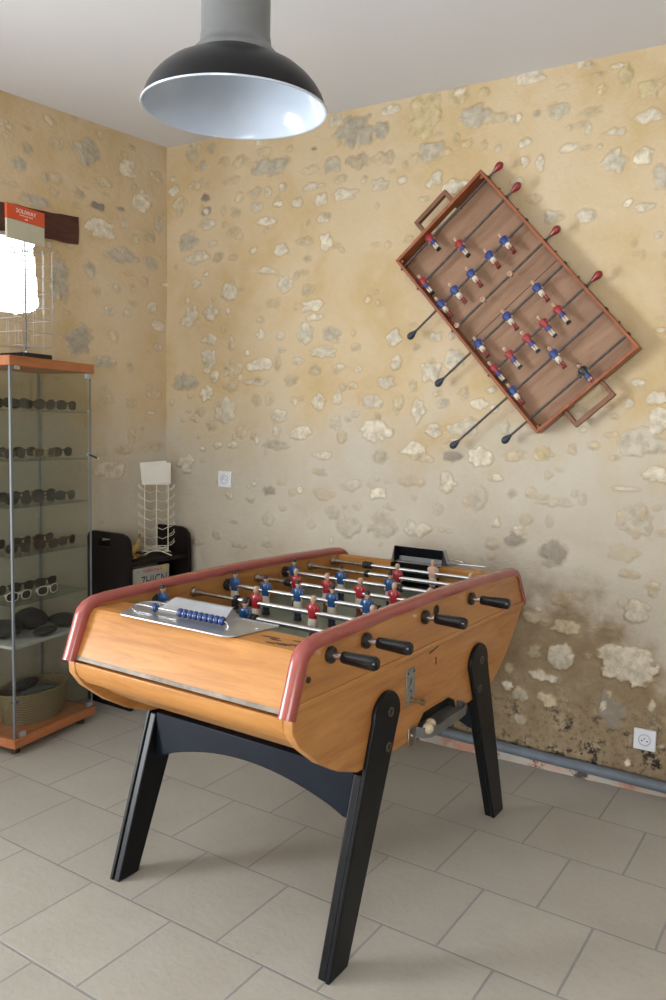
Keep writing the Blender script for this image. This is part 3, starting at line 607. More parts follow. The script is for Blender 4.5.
MB().box(PX, PX+.004, -0.158, -0.118, 0.478, 0.534, 'oldsteel').build('tray_bracket', tr, bevel=.003)
MB().lathe([(0.006, 0), (0.0055, .003), (0.0001, .004)], 'oldsteel', 10, 'x').build('screw', tr, (PX+.004, -0.138, 0.510))
cp = MB().box(PX, PX+.003, -0.180, -0.128, 0.606, 0.712, 'coin').build('coin_plate', TBL, bevel=.001)
MB().lathe([(0.009, 0), (0.009, .006), (0.006, .008), (0.006, .032), (0.0095, .033), (0.0095, .044), (0.0001, .046)], 'brass', 14, 'x').build('coin_knob', cp, (PX+.003, -0.150, 0.618))
MB().box(PX+.0025, PX+.0036, -0.1555, -0.1525, 0.662, 0.684, 'dark').build('coin_slot', cp, smooth=0)
for y, z in ((-0.172, 0.700), (-0.136, 0.700), (-0.154, 0.645)): MB().lathe([(0.004, 0), (0.003, .0015), (0.0001, .002)], 'iron', 10, 'x').build('screw', cp, (PX+.003, y, z))
mb = MB().lathe([(0.0045, 0), (0.0001, .0006)], 'dark', 12, 'x', (0, 0, .005)); mb.box(0, .0006, -.0025, .0025, -.014, .004, 'dark'); mb.build('key_hole', TBL, (PX+.0003, 0.009, 0.698), smooth=0)
mb = MB(); mb.prism([(-0.045, 0.727), (-0.03, 0.7325), (0.0, 0.735), (0.026, 0.741), (0.024, 0.737), (-0.002, 0.731), (-0.03, 0.727)], PX+.0002, PX+.0008, 'dark'); mb.build('scratch', TBL, smooth=0)
for y in (-0.660, 0.702):
    MB().lathe([(0.008, 0), (0.007, .004), (0.0001, .005)], 'iron', 12, 'x').build('screw', TBL, (PX, y, 0.806))
    MB().lathe([(0.008, 0), (0.007, .004), (0.0001, .005)], 'iron', 12, 'x').build('screw', TBL, (-PXL, y, 0.806), (0, 0, math.pi))
nt_ = [(-0.103, 0.4945), (-0.0932, 0.5240), (-0.0590, 0.5512), (0.1090, 0.5512), (0.1532, 0.5305), (0.168, 0.4945)]
MB().loft([[(PI_, y, z) for y, z in nt_], [(PX-.0006, y, z) for y, z in nt_]], 'dark', cap=False, closed=False).build('notch_edge_shade', TBL, smooth=0)  # thin near-black strip: shade painted over the wood edge of the notch
# empty bearing hole for the ball
MB().lathe([(0.0165, 0.0), (0.0165, 0.003), (0.013, 0.004), (0.012, 0.001)], 'iron', 20, 'x').lathe([(0.012, 0.001), (0.0001, 0.0008)], 'dark', 20, 'x').build('ball_inlet', TBL, (PX, -0.002, 0.852))

# players: one mould per team, copied along the rods
def player_mesh(shirt, short, sock, shoe, skin, hair, name, toy=False):
    mb = MB(); n = 12
    def ring(cx, cy, z, hx, hy, p=2.6):
        r = []
        for a in range(n):
            t = 2*math.pi*a/n; c, s = math.cos(t), math.sin(t)
            r.append((cx+hx*math.copysign(abs(c)**(2/p), c), cy+hy*math.copysign(abs(s)**(2/p), s), z))
        return r
    mb.loft([ring(0, 0, -.016, .0135, .0095), ring(0, 0, -.006, .0145, .0105), ring(0, 0, .006, .0170, .0115), ring(0, 0, .018, .0180, .0105), ring(0, 0, .025, .0150, .0085), ring(0, 0, .0285, .0070, .0065)], shirt)
    for s in (-1, 1):      # arms pressed to the sides
        mb.loft([ring(s*.0135, 0, .0255, .0035, .0050, 2), ring(s*.0180, .000, .0200, .0048, .0058, 2), ring(s*.0196, .001, .008, .0042, .0052, 2), ring(s*.0190, .002, -.001, .0038, .0048, 2)], shirt)
        mb.loft([ring(s*.0190, .002, -.001, .0034, .0042, 2), ring(s*.0180, .003, -.009, .0030, .0038, 2), ring(s*.0172, .003, -.0145, .0024, .0030, 2)], skin)
    mb.loft([ring(0, 0, -.016, .0140, .0098), ring(0, 0, -.026, .0150, .0108), ring(0, 0, -.0375, .0150, .0105)], short)
    for s in (-1, 1):
        mb.loft([ring(s*.0066, 0, -.036, .0062, .0075), ring(s*.0062, 0, -.048, .0056, .0070)], skin if toy else short)
        mb.loft([ring(s*.0062, 0, -.048, .0058, .0072), ring(s*.0058, 0, -.058, .0060, .0074), ring(s*.0056, 0, -.069, .0050, .0062)], sock)
        mb.loft([ring(s*.0056, 0, -.068, .0056, .0072), ring(s*.0056, -.001, -.073, .0062, .0100), ring(s*.0056, -.001, -.0805, .0064, .0112)], shoe)
    mb.loft([ring(0, 0, .027, .0055, .0055, 2), ring(0, 0, .033, .0052, .0052, 2)], skin)
    # head with brow, nose, chin and hair cap
    mb.loft([ring(0, -.001, .0305, .0045, .0055, 2), ring(0, -.0005, .0335, .0073, .0082, 2), ring(0, 0, .039, .0086, .0096, 2), ring(0, 0, .044, .0086, .0096, 2), ring(0, 0, .048, .0078, .0088, 2)], skin)
    mb.ball((0, -.0098, .0398), (.0018, .0024, .0026), skin, 8, 5)
    for s in (-1, 1): mb.ball((s*.0088, .001, .0405), (.0012, .0022, .003), skin, 6, 4)
    mb.loft([ring(0, .002, .0415, .0082, .0090, 2), ring(0, .0012, .0455, .0093, .0100, 2), ring(0, .0006, .0495, .0080, .0090, 2), ring(0, .0006, .0525, .0045, .0052, 2)], hair)
    for s in (-1, 1): mb.ball((s*.0032, -.0088, .0425), (.0011, .0009, .0011), 'p_hair', 6, 4)
    return mb.build(name, smooth=1.0)
PR = player_mesh('p_red', 'p_white', 'p_sock_r', 'p_shoe', 'p_skin', 'p_fair', 'player')
PB = player_mesh('p_blue', 'p_white', 'p_sock_b', 'p_hair', 'p_skin', 'p_hair', 'player')
PG = player_mesh('p_skin', 'p_white', 'p_sock_r', 'p_shoe', 'p_skin', 'p_fair', 'player')
HND = MB().lathe([(0.0001, 0), (0.0132, 0), (0.0146, .003), (0.0152, .02), (0.0165, .05), (0.0176, .080), (0.0173, .089), (0.0140, .0955), (0.0001, .0975)], 'bakelite', 22, 'x').build('handle')
NUT = MB().lathe([(0.0001, 0), (0.0200, 0), (0.0212, .003), (0.0205, .011), (0.0130, .0135), (0.0085, .0135)], 'iron', 10, 'x').build('bearing_nut', smooth=0.5)
BSH = MB().lathe([(0.0160, 0), (0.0170, .004), (0.0150, .010), (0.0110, .013), (0.0095, .030), (0.0082, .042)], 'oldsteel', 16, 'x').build('bearing', smooth=0.5)
RING = MB().lathe([(0.0082, -.006), (0.0135, -.006), (0.0148, -.003), (0.0148, .003), (0.0135, .006), (0.0082, .006)], 'rubber', 16, 'x').build('stopper')
BUF = MB().lathe([(0.0082, -.014), (0.0120, -.014), (0.0120, -.009), (0.0145, -.008), (0.0145, -.002), (0.0115, -.001), (0.0115, .004), (0.0140, .005), (0.0140, .011), (0.0082, .012)], 'rubber', 16, 'x').build('buffer')
protos = [PR, PB, PG, HND, NUT, BSH, RING, BUF]
RODZ = 0.847
RODS = [  # y, team, players, stoppers, buffers, handle side, slide
    (-0.574, 'b', [], [-0.30, 0.22], [], 1),
    (-0.410, 'b', [-0.331, -0.003], [], [0.028, -0.025], 1),
    (-0.246, 'r', [-0.097, 0.118, 0.322], [-0.174], [-0.124], -1),
    (-0.082, 'b', [-0.323, -0.188, -0.057, 0.076, 0.205], [0.300], [0.236], 1),
    (0.082, 'r', [-0.186, -0.055, 0.077, 0.206, 0.334], [], [-0.219], -1),
    (0.246, 'b', [-0.316, -0.105, 0.097], [], [0.135], 1),
    (0.410, 'r', [0.034, 0.326], [-0.096], [], -1),
    (0.574, 'g', [0.098], [-0.205], [-0.186], -1)]
for k, (y, team, pls, stops, bufs, side) in enumerate(RODS):
    mb = MB()
    if side > 0: mb.tube([(-0.380, 0, 0), (0.44, 0, 0)], 0.0078, 'steel', 14)
    else:
        x0 = stops[0] if stops else bufs[0]
        mb.tube([(-0.44, 0, 0), (x0, 0, 0)], 0.0062, 'oldsteel', 12); mb.tube([(x0, 0, 0), (0.385, 0, 0)], 0.0080, 'steel', 14)
    rod = mb.build('rod', TBL, (0, y, RODZ))
    def put(src, name, x, rz=0.0, rx=0.0):
        c = src.copy(); col.objects.link(c); c.name = name; c.parent = rod; c.location = (x, 0, 0); c.rotation_euler = (rx, 0, rz); return c
    for i, x in enumerate(pls):
        face = 0.0 if team == 'b' else math.pi
        if team == 'b': face = math.pi
        else: face = 0.0
        put({'r': PR, 'b': PB, 'g': PG}[team], 'player', x, face)['label'] = {'r': 'red shirted painted player', 'b': 'blue shirted painted player', 'g': 'goalkeeper with most of its red paint worn off'}[team]
    for x in stops: put(RING, 'stopper', x)
    for x in bufs: put(BUF, 'buffer', x)
    put(BSH if side < 0 else NUT, 'bearing', -PIL+.001)
    put(NUT, 'bearing', PI_-.001, math.pi)
    if side > 0:
        put(NUT, 'bearing_nut', PX+.0005); put(HND, 'handle', 0.436)['label'] = 'black plastic handle'
    else:
        put(NUT, 'bearing_nut', -PXL-.0005, math.pi); put(HND, 'handle', -0.436, math.pi)['label'] = 'black plastic handle'
for o in protos: bpy.data.objects.remove(o)
# score counters: folded metal plate, raised hood, ten beads on a wire
def scorer(e):
    if e < 0:
        y0, zt = -0.672, 0.869
    t = bpy.data.objects.new('score_counter', None); col.objects.link(t)
    outline = []
    def arc(cx, cy, r, a0, a1, k=6): return [(cx+r*math.cos(math.radians(a0+(a1-a0)*i/k)), cy+r*math.sin(math.radians(a0+(a1-a0)*i/k))) for i in range(k+1)]
    outline = arc(-0.215, -0.056, .024, 195, 268)+arc(0.140, -0.046, .034, 272, 335)+[(0.196, 0.075), (0.190, 0.088)]+arc(-0.255, 0.055, .035, 95, 190)
    pm = MB(); pm.prism(outline, 0.0, 0.0022, 'alu', 'z')
    # rolled lip round the plate
    pm.tube([(x, y, 0.0022) for x, y in outline], 0.0022, 'alu', 6, closed=True)
    plate = pm.build('score_counter', TBL, smooth=0.6)
    hb = MB()
    B0, B1, T0, T1 = (-0.186, 0.010, 0.0022), (0.062, 0.010, 0.0022), (-0.150, 0.052, 0.037), (0.062, 0.052, 0.037)
    th = 0.0016
    hb.add([B0, B1, T1, T0], [(0, 1, 2, 3)], 'alu'); hb.add([(B0[0], B0[1]+th, B0[2]), (B1[0], B1[1]+th, B1[2]), (T1[0], T1[1], T1[2]-th*1.5), (T0[0], T0[1], T0[2]-th*1.5)], [(3, 2, 1, 0)], 'goal')
    # folded cheeks at both ends and a short top fold
    hb.add([B1, T1, (0.066, 0.086, 0.0022)], [(0, 1, 2)], 'alu'); hb.add([B0, T0, (-0.190, 0.086, 0.0022)], [(0, 1, 2)], 'alu')
    hb.add([T0, T1, (T1[0], T1[1]+.008, T1[2]+.001), (T0[0], T0[1]+.008, T0[2]+.001)], [(0, 1, 2, 3)], 'alu')
    hb.build('hood', plate, smooth=0.3)
    wb = MB(); wb.tube([(-0.262, -0.004, 0.003), (-0.250, -0.006, 0.013), (-0.235, -0.008, 0.0165), (0.088, -0.008, 0.0165), (0.096, -0.008, 0.012), (0.099, -0.008, 0.003)], 0.0022, 'steel', 8); wb.build('bead_wire', plate)
    for x in ([-0.166]+[-0.070+i*0.0186 for i in range(9)]):
        c = MB().lathe([(0.0024, -.0082), (0.0075, -.0080), (0.0112, -.0045), (0.0122, 0), (0.0112, .0045), (0.0075, .0080), (0.0024, .0082)], 'bead', 18, 'x'); c.build('bead', plate, (x, -0.008, 0.0165))
    for x, y in ((-0.262, 0.045), (0.165, 0.03)): MB().lathe([(0.006, 0), (0.0045, .0025), (0.0001, .003)], 'steel', 12).build('screw', plate, (x, y, 0.0022))
    bpy.data.objects.remove(t); return plate
sc1 = scorer(-1); sc1.location = (0, -0.592, 0.8685)
# far counter: seen from behind, its open hood stands over the goal mouth
fm = MB().prism([(0.646, 0.8655), (0.700, 0.8655), (0.700, 0.8675), (0.646, 0.8675)], -0.135, 0.135, 'galv')
far = fm.build('score_counter', TBL, (0, 0, 0), smooth=0)
hd = MB()
hood = [(0.634, 0.927), (0.656, 0.927), (0.703, 0.8685)]
hd.loft([[(-0.104, y, z), (0.106, y, z)] for y, z in hood], 'goal', cap=False, closed=False)
hd.loft([[(-0.106, y, z+.002), (0.108, y, z+.002)] for y, z in hood], 'alu', cap=False, closed=False)
for x, g in ((-0.104, -1), (0.106, 1)):
    hd.add([(x, 0.630, 0.868), (x, 0.634, 0.927), (x, 0.656, 0.927), (x, 0.703, 0.8685)], [(0, 1, 2, 3)], 'goal')
    hd.add([(x+g*.002, 0.634, 0.929), (x+g*.002, 0.656, 0.929), (x+g*.002, 0.703, 0.8685), (x+g*.002, 0.632, 0.868)], [(0, 1, 2, 3)], 'alu')
    hd.add([(x+g*.002, 0.634, 0.927), (x+g*.002, 0.660, 0.8685), (x+g*.020, 0.645, 0.8685)], [(0, 1, 2)], 'alu')
hd.build('hood', far, smooth=0.3)
MB().box(-0.094, 0.104, 0.655, 0.658, 0.8685, 0.888, 'galv').build('inner_flange', far, smooth=0)
wb = MB(); wb.tube([(0.105, 0.700, 0.871), (0.16, 0.700, 0.8725), (0.258, 0.700, 0.874)], 0.0024, 'steel', 8); wb.tube([(0.082, 0.712, 0.884), (0.15, 0.712, 0.882), (0.160, 0.711, 0.878), (0.158, 0.710, 0.873)], 0.002, 'steel', 8); wb.build('bead_wire', far)

# two balls lying in the tray
for x, y, z, lab in ((0.428, -0.092, 0.523, 'cream ball lying at the near end of the metal tray'), (0.420, -0.060, 0.5242, 'cream ball in the metal tray just behind the nearest ball')):
    b_ = MB().ball((0, 0, 0), 0.0168, 'ball', 18, 12).build('ball', None, TBL.matrix_basis @ Vector((x, y, z)), smooth=1.0)
    tag(b_, lab, 'ball', 'balls in the table tray')

# ------------------------------------------------------------------ toy football game hung on the back wall
AX = UB*0.66393+Vector((0, 0, -0.74780)); BX = UB*0.74780+Vector((0, 0, 0.66393)); NX = -NB
OG = bw(-1.7245, 2.111, 0.014)
TOY = thing('toy_football_game', 'old wooden tray football game hung askew on the stone wall', 'wall game')
TOY.matrix_world = Matrix(((AX.x, BX.x, NX.x, OG.x), (AX.y, BX.y, NX.y, OG.y), (AX.z, BX.z, NX.z, OG.z), (0, 0, 0, 1)))
LA_, LB_, D_ = 0.970, 0.494, 0.074
MB().box(0.012, LA_-.012, 0.012, LB_-.012, 0.0, 0.008, 'ply').build('base_board', TBL if False else TOY, smooth=0)
MB().box(0.0, LA_, 0.0, 0.012, 0.0, D_, 'wood_red').build('side_board', TOY, bevel=.002)
MB().box(0.0, LA_, LB_-.012, LB_, 0.0, D_, 'wood_red').build('side_board', TOY, bevel=.002)
def endb(a0, a1):
    # end board with a goal slot low in its middle
    mb = MB().prism([(0.012, 0.0), (0.17, 0.0), (0.17, 0.030), (0.32, 0.030), (0.32, 0.0), (LB_-.012, 0.0), (LB_-.012, D_), (0.012, D_)], a0, a1, 'wood_red')
    return mb.build('end_board', TOY, bevel=.002)
endb(0.0, 0.014); endb(LA_-.014, LA_)
for b0 in (0.012, LB_-.024):
    for a0 in (0.014, LA_-.028): MB().prism([(a0, b0), (a0+.014, b0), (a0+.014, b0+.012), (a0, b0+.012)], 0.008, D_-.012, 'wood_red', 'z').build('corner_block', TOY)
MB().box(0.4795, 0.4825, 0.012, LB_-.012, 0.008, 0.0086, 'dark').build('halfway_line', TOY, smooth=0)
# carrying frames on both ends
for lo, hi, b0, b1, mat, zc in ((-0.066, 0.0, 0.158, 0.340, 'wood_handle', 0.045), (LA_, LA_+0.078, 0.128, 0.318, 'wood_handle', 0.042)):
    out = lo if lo < 0 else hi; inn = hi if lo < 0 else lo
    mb = MB()
    for b_ in (b0, b1-.016): mb.box(min(out, inn-.02*(1 if lo < 0 else 0)), max(out, inn), b_, b_+.016, zc-.012, zc+.012, mat)
    mb.box(out-.0 if lo < 0 else out-.018, out+.018 if lo < 0 else out, b0, b1, zc-.013, zc+.013, mat)
    mb.build('carry_handle', TOY, bevel=.0025)
# rods and little painted players
TR = player_mesh('t_red', 't_blue', 'p_white', 'p_hair', 'p_skin', 'p_white', 'player', True)
TB = player_mesh('t_blue', 'p_white', 'p_sock_r', 'p_sock_r', 'p_skin', 'p_white', 'player', True)
TD = player_mesh('p_hair', 't_blue', 'p_sock_r', 'p_sock_r', 'p_skin', 'p_hair', 'player', True)
STB = MB().lathe([(0.0052, -.006), (0.0115, -.006), (0.0125, 0), (0.0115, .006), (0.0052, .006)], 'p_fair', 14, 'y').lathe([(0.0045, 0), (0.0110, 0.0), (0.0105, .012), (0.0070, .013), (0.0060, .006)], 'p_skin', 12, 'z', (0, 0, .004)).build('player_stub')
RG2 = MB().lathe([(0.0052, -.004), (0.0095, -.004), (0.0095, .004), (0.0052, .004)], 't_rod', 14, 'y').build('stop_ring')
BSQ = MB().lathe([(0.0001, -.002), (0.010, -.002), (0.010, .0015), (0.0065, .004), (0.0055, .004)], 'iron', 12, 'y').build('bush')
for src in (TR, TB, TD):
    src.data.transform(Matrix.Scale(0.82, 4))
def knob(matn): return MB().lathe([(0.0045, 0), (0.0065, .004), (0.0080, .010), (0.0130, .021), (0.0155, .031), (0.0142, .041), (0.0080, .048), (0.0001, .051)], matn, 18, 'y').build('knob', smooth=1.0)
KR, KB = knob('knob_red'), knob('knob_blue')
TZ = 0.050
TRODS = [(0.040, 1, 0.523, [('r', 0.166)], [0.339]), (0.157, 1, 0.521, [('r', 0.241), ('r', 0.030)], []), (0.287, -1, -0.127, [('b', 0.382), ('b', 0.302), ('b', 0.201), ('b', 0.108), ('b', 0.028)], []),
         (0.404, 1, 0.521, [('s', 0.316), ('s', 0.172), ('s', 0.026)], []), (0.528, -1, -0.160, [('b', 0.358), ('b', 0.200), ('b', 0.044)], []),
         (0.653, 1, 0.523, [('r', 0.362), ('r', 0.290), ('r', 0.204), ('r', 0.111), ('r', 0.028)], []), (0.774, -1, -0.275, [('b', 0.243), ('b', 0.029)], []), (0.902, -1, -0.089, [('d', 0.285)], [0.262])]
for a, side, end, pls, rings_ in TRODS:
    b0, b1 = (-0.010, end) if side > 0 else (end, LB_+.006)
    rod = MB().tube([(0, b0, 0), (0, b1, 0)], 0.0048, 't_rod', 12).build('rod', TOY, (a, 0, TZ))
    def put(src, b_, mtx=None, name=None):
        c = src.copy(); col.objects.link(c); c.parent = rod; c.name = name or src.name.split('.')[0]
        c.matrix_local = Matrix.Translation((0, b_, 0)) @ (mtx or Matrix.Identity(4)); return c
    R_ = Matrix(((0, 0, -1, 0), (1, 0, 0, 0), (0, -1, 0, 0), (0, 0, 0, 1)))
    for tm, b_ in pls:
        spin = Matrix.Rotation(random.uniform(-.18, .18), 4, 'Y')
        if tm == 's': put(STB, b_, spin, 'player_stub')['label'] = 'broken stub left where a player is missing'
        else: put({'r': TR, 'b': TB, 'd': TD}[tm], b_, spin @ R_, 'player')['label'] = {'r': 'red shirted player with blue shorts', 'b': 'blue shirted player with white shorts', 'd': 'dark shirted goalkeeper'}[tm]
    for b_ in rings_: put(RG2, b_, name='stop_ring')
    for b_, r_ in ((-0.001, math.pi), (LB_+.001, 0)): put(BSQ, b_, Matrix.Rotation(r_, 4, 'X'), 'bush')
    put(KR if side > 0 else KB, end-.003 if side > 0 else end+.003, None if side > 0 else Matrix.Rotation(math.pi, 4, 'X'), 'knob')['label'] = 'dark red bulb knob' if side > 0 else 'slate blue bulb knob'
for o in (TR, TB, TD, STB, RG2, BSQ, KR, KB): bpy.data.objects.remove(o)
for b_ in (-.002, LB_+.002):
    for a in (0.10, 0.22, 0.46, 0.60, 0.84):
        MB().lathe([(0.0001, -.003), (0.004, -.003), (0.0045, .003), (0.0001, .004)], 'iron', 8, 'y').build('nail', TOY, (a, b_, 0.03))

# ------------------------------------------------------------------ pendant lamp
LX, LY, LZ = -1.238, 1.441, 2.105
LAMP = thing('pendant_lamp', 'black enamel factory pendant lamp with white inside hanging from the ceiling', 'pendant lamp', (LX, LY, LZ))
LAMP.rotation_euler = Quaternion((0.757, 0.653, 0), math.radians(2.8)).to_euler()
prof_o = [(0.2080, 0.0), (0.2055, 0.010), (0.1985, 0.028), (0.187, 0.046), (0.171, 0.064), (0.150, 0.081), (0.126, 0.094), (0.104, 0.102), (0.0915, 0.106)]
prof_i = [(r-.0035, z-.001) for r, z in prof_o]
MB().lathe(prof_o, 'enamel_black', 72).build('shade', LAMP, smooth=1.0)
MB().lathe(prof_i[::-1], 'enamel_white', 72).lathe([(0.088, 0.105), (0.081, 0.130), (0.070, 0.145), (0.0001, 0.147)], 'enamel_white', 48).build('shade_lining', LAMP, smooth=1.0)['label'] = 'white enamel inside of the shade'
MB().lathe([(0.2040, 0.0), (0.2060, -.0028), (0.2100, -.0028), (0.2110, 0.0005), (0.2080, 0.002)], 'enamel_white', 72).build('rim', LAMP, smooth=1.0)
MB().lathe([(0.0925, 0.104), (0.0990, 0.107), (0.0985, 0.113), (0.0905, 0.122), (0.0825, 0.130), (0.0800, 0.138), (0.0785, 0.152), (0.0770, 0.156), (0.0770, 0.330), (0.072, 0.342), (0.050, 0.356), (0.026, 0.364), (0.024, 0.405), (0.0001, 0.407)], 'galv', 56).build('neck', LAMP, smooth=0.7)
ctop = cz(LY)
mb = MB(); pts = [(0, 0, 0.405), (0, 0, ctop-LZ-0.03)]; mb.tube(pts, 0.008, 'galv', 10); mb.build('stem', LAMP)
MB().lathe([(0.010, ctop-LZ-.045), (0.045, ctop-LZ-.028), (0.052, ctop-LZ-.003), (0.0001, ctop-LZ-.002)], 'galv', 28).build('ceiling_rose', LAMP)
MB().lathe([(0.0001, 0.145), (0.022, 0.145), (0.022, 0.118), (0.018, 0.113), (0.0001, 0.113)], 'white_plastic', 20).build('bulb_holder', LAMP)

# ------------------------------------------------------------------ glass display cabinet
CAB_R = math.atan2(0.9886, -0.150)
CW, CD = 0.466, 0.315
CAB = thing('display_cabinet', 'tall narrow glass display cabinet with orange wood base and top', 'display cabinet', (-2.844, 1.962, 0), CAB_R)
def cab(x, y, z=0.0): return CAB.matrix_basis @ Vector((x, y, z))
MB().box(-.008, CW+.008, -.008, CD, 0.036, 0.074, 'wood_case').build('base', CAB, bevel=.002)
MB().box(-.010, CW+.010, -.010, CD, 1.613, 1.652, 'wood_case').build('top', CAB, bevel=.002)
for x, y in ((.04, .04), (CW-.04, .04), (.04, CD-.05), (CW-.04, CD-.05)): MB().lathe([(0.0001, 0), (.018, 0), (.018, .030), (.012, .036), (0.0001, .036)], 'rubber', 14).build('foot', CAB, (x, y, 0))
for x, y in ((0.004, 0.004), (0.004, CD-.014), (CW-.014, CD-.014)):
    MB().box(x, x+.010, y, y+.010, 0.074, 1.613, 'pole').build('corner_post', CAB, bevel=.001)
MB().box(CW-.007, CW-.001, 0.000, 0.006, 0.078, 1.609, 'pole').build('door_edge_strip', CAB)
for args in ((0.015, CW-.008, .002, .006), (0.015, CW-.016, CD-.010, CD-.006)): MB().box(*args, 0.076, 1.611, 'glass').build('glass_panel', CAB, smooth=0)
for x in (0.006, CW-.010): MB().box(x, x+.004, .015, CD-.016, 0.076, 1.611, 'glass').build('glass_panel', CAB, smooth=0)
SHZ = [1.440, 1.232, 1.040, 0.836, 0.634]
for z in SHZ: MB().box(0.012, CW-.012, 0.012, CD-.012, z-.006, z, 'glass_shelf').build('shelf', CAB, smooth=0)
MB().box(0.012, CW-.030, 0.010, CD-.012, 0.448, 0.462, 'tray_white').build('shelf', CAB, bevel=.002)['label'] = 'frosted white shelf'
for x, z in ((CW-.036, 1.588), (0.020, 1.598), (CW-.036, 0.078), (0.028, 0.076)): MB().box(x, x+.028, -.006, .008, z, z+.022 if z > 1 else z+.020, 'alu').build('hinge', CAB, bevel=.001)
mb = MB(); mb.box(CW-.030, CW-.014, -.004, .004, 1.243, 1.255, 'alu'); mb.tube([(CW-.022, -.004, 1.249), (CW+.010, -.026, 1.232)], .004, 'iron', 8); mb.ball((CW+.012, -.028, 1.231), .006, 'alu', 8, 6); mb.build('lock', CAB)
# sunglasses
def sunglasses(fr, lens='lens', wide=0.132, cat=0.0):
    t = thing('sunglasses', 'dark sunglasses', 'sunglasses')
    mb = MB(); w = wide/2
    for s in (-1, 1):
        pts = []
        for i in range(16):
            a = 2*math.pi*i/16; c, d = math.cos(a), math.sin(a)
            px = s*(w*0.53)+w*0.40*math.copysign(abs(c)**.8, c); pz = 0.022+0.019*math.copysign(abs(d)**.8, d)+(cat*0.006*(s*c) if d > 0 else 0)
            pts.append((px, 0.010*((px/w)**2), pz))
        mb.tube(pts, 0.0024, fr, 6, closed=True)
    mb.tube([(-w*.14, .0, .029), (0, -.001, .032), (w*.14, .0, .029)], .0024, fr, 6)
    for s in (-1, 1): mb.tube([(s*w*.92, .009, .030), (s*w*1.0, .012, .031)], .003, fr, 6)
    f = mb.build('frame', t)
    for s in (-1, 1):
        mb = MB(); c0 = (s*w*.53, 0.010*(.53**2), .022); ring = []
        for i in range(16):
            a = 2*math.pi*i/16; c, d = math.cos(a), math.sin(a); px = c0[0]+w*.385*math.copysign(abs(c)**.8, c); ring.append((px, 0.010*((px/w)**2), .022+.018*math.copysign(abs(d)**.8, d)))
        mb.loft([[(x, y-.0009, z) for x, y, z in ring], [(x, y+.0009, z) for x, y, z in ring]], lens); mb.build('lens', t)
        tm = MB(); q = .018+.005*(s > 0); tm.tube([(s*w, .012, .031), (s*w*.93, q, .031), (-s*w*.45, q+.003, .029), (-s*w*.80, q+.003, .018)], [.0024, .0022, .0026, .003], fr, 6); tm.build('temple', t)
    return t
SG = {k: sunglasses(k) for k in ('frame_dark', 'frame_brown')}
SG['frame_white'] = sunglasses('frame_white'); SG['frame_gold'] = sunglasses('frame_gold')
used = set()
def place_glasses(kind, x, y, z, rz, label, group=None, tilt=0.0, upside=False):
    src = SG[kind]
    t = src if kind not in used else dup(src)
    used.add(kind); t['label'] = label
    if group: t['group'] = group
    t.location = cab(x, y, z+.0045); t.rotation_euler = (tilt, 0, CAB_R+rz); return t
rr = random.Random(21)
names = {0: 'top', 1: 'second', 2: 'third', 3: 'fourth', 4: 'fifth'}
lay = {0: [(.085, .050), (.235, .040), (.375, .052), (.085, .19), (.23, .175), (.37, .18)], 1: [(.075, .050), (.395, .10), (.10, .19), (.26, .19)],
       2: [(.085, .045), (.235, .050), (.37, .058), (.09, .185), (.235, .19), (.37, .185)], 3: [(.085, .05), (.235, .042), (.375, .055), (.09, .19), (.235, .185), (.37, .19)], 4: [(.235, .19), (.375, .185), (.09, .195)]}
for k, pts in lay.items():
    for i, (x, y) in enumerate(pts):
        kind = 'frame_brown' if (k == 3 or (k == 1 and i == 0)) else 'frame_dark'
        lab = {0: 'dark framed sunglasses folded among the pairs on the top glass shelf of the cabinet', 2: 'dark framed sunglasses folded among the pairs on the third glass shelf of the cabinet',
               3: 'brown framed sunglasses folded among the pairs on the fourth glass shelf of the cabinet', 4: 'dark framed sunglasses at the back of the fifth glass shelf, behind the white framed pairs',
               1: 'dark framed sunglasses on the second cabinet shelf, behind or beside the gold framed pair'}[k]
        if k == 1 and i == 0: lab = 'brown framed sunglasses on the second cabinet shelf, left of the gold framed pair'; g = None
        else: g = 'sunglasses on the %s cabinet shelf' % names[k]
        place_glasses(kind, x, y, SHZ[k], rr.uniform(-.16, .16), lab, g)
place_glasses('frame_gold', .235, .045, SHZ[1], .05, 'gold framed sunglasses standing at the front middle of the second cabinet shelf')
place_glasses('frame_white', .085, .05, SHZ[4], -.1, 'white framed sunglasses at the left front of the fifth cabinet shelf, nearest the corner post')
place_glasses('frame_white', .245, .045, SHZ[4], .06, 'white framed sunglasses at the front middle of the fifth cabinet shelf')
# soft pouches on the frosted shelf
def pouch(x, y, z, w, d, h, rz, label, mat='cloth_dark', nm='glasses_pouch', cat='pouch', group=None, tilt=(0, 0)):
    mb = MB(); rings = []; rr2 = random.Random(int(x*1000+y*77))
    for j in range(9):
        t = j/8; q = math.sin(math.pi*min(max(t, .02), .98))**.55
        rings.append([(w/2*q*(1+.10*rr2.uniform(-1, 1))*math.copysign(abs(math.cos(a))**.7, math.cos(a)), d/2*q*math.copysign(abs(math.sin(a))**.7, math.sin(a)), h*t+(0 if j in (0, 8) else rr2.uniform(-.1, .1)*h*.3)) for a in [2*math.pi*i/18 for i in range(18)]])
    o = mb.loft(rings, mat).build(nm, None, cab(x, y, z), (tilt[0], tilt[1], CAB_R+rz), smooth=1.2); return tag(o, label, cat, group)
pouch(.100, .17, .4625, .15, .16, .075, .1, 'dark cloth pouch at the left of the frosted white cabinet shelf')
pouch(.270, .18, .4625, .14, .15, .095, -.3, 'tallest dark cloth pouch at the back middle of the frosted white cabinet shelf')
pouch(.385, .09, .4625, .11, .15, .06, .1, 'dark cloth pouch at the right of the frosted white cabinet shelf')
pouch(.225, .050, .4625, .12, .07, .035, .1, 'small flat dark pouch at the front of the frosted white cabinet shelf')
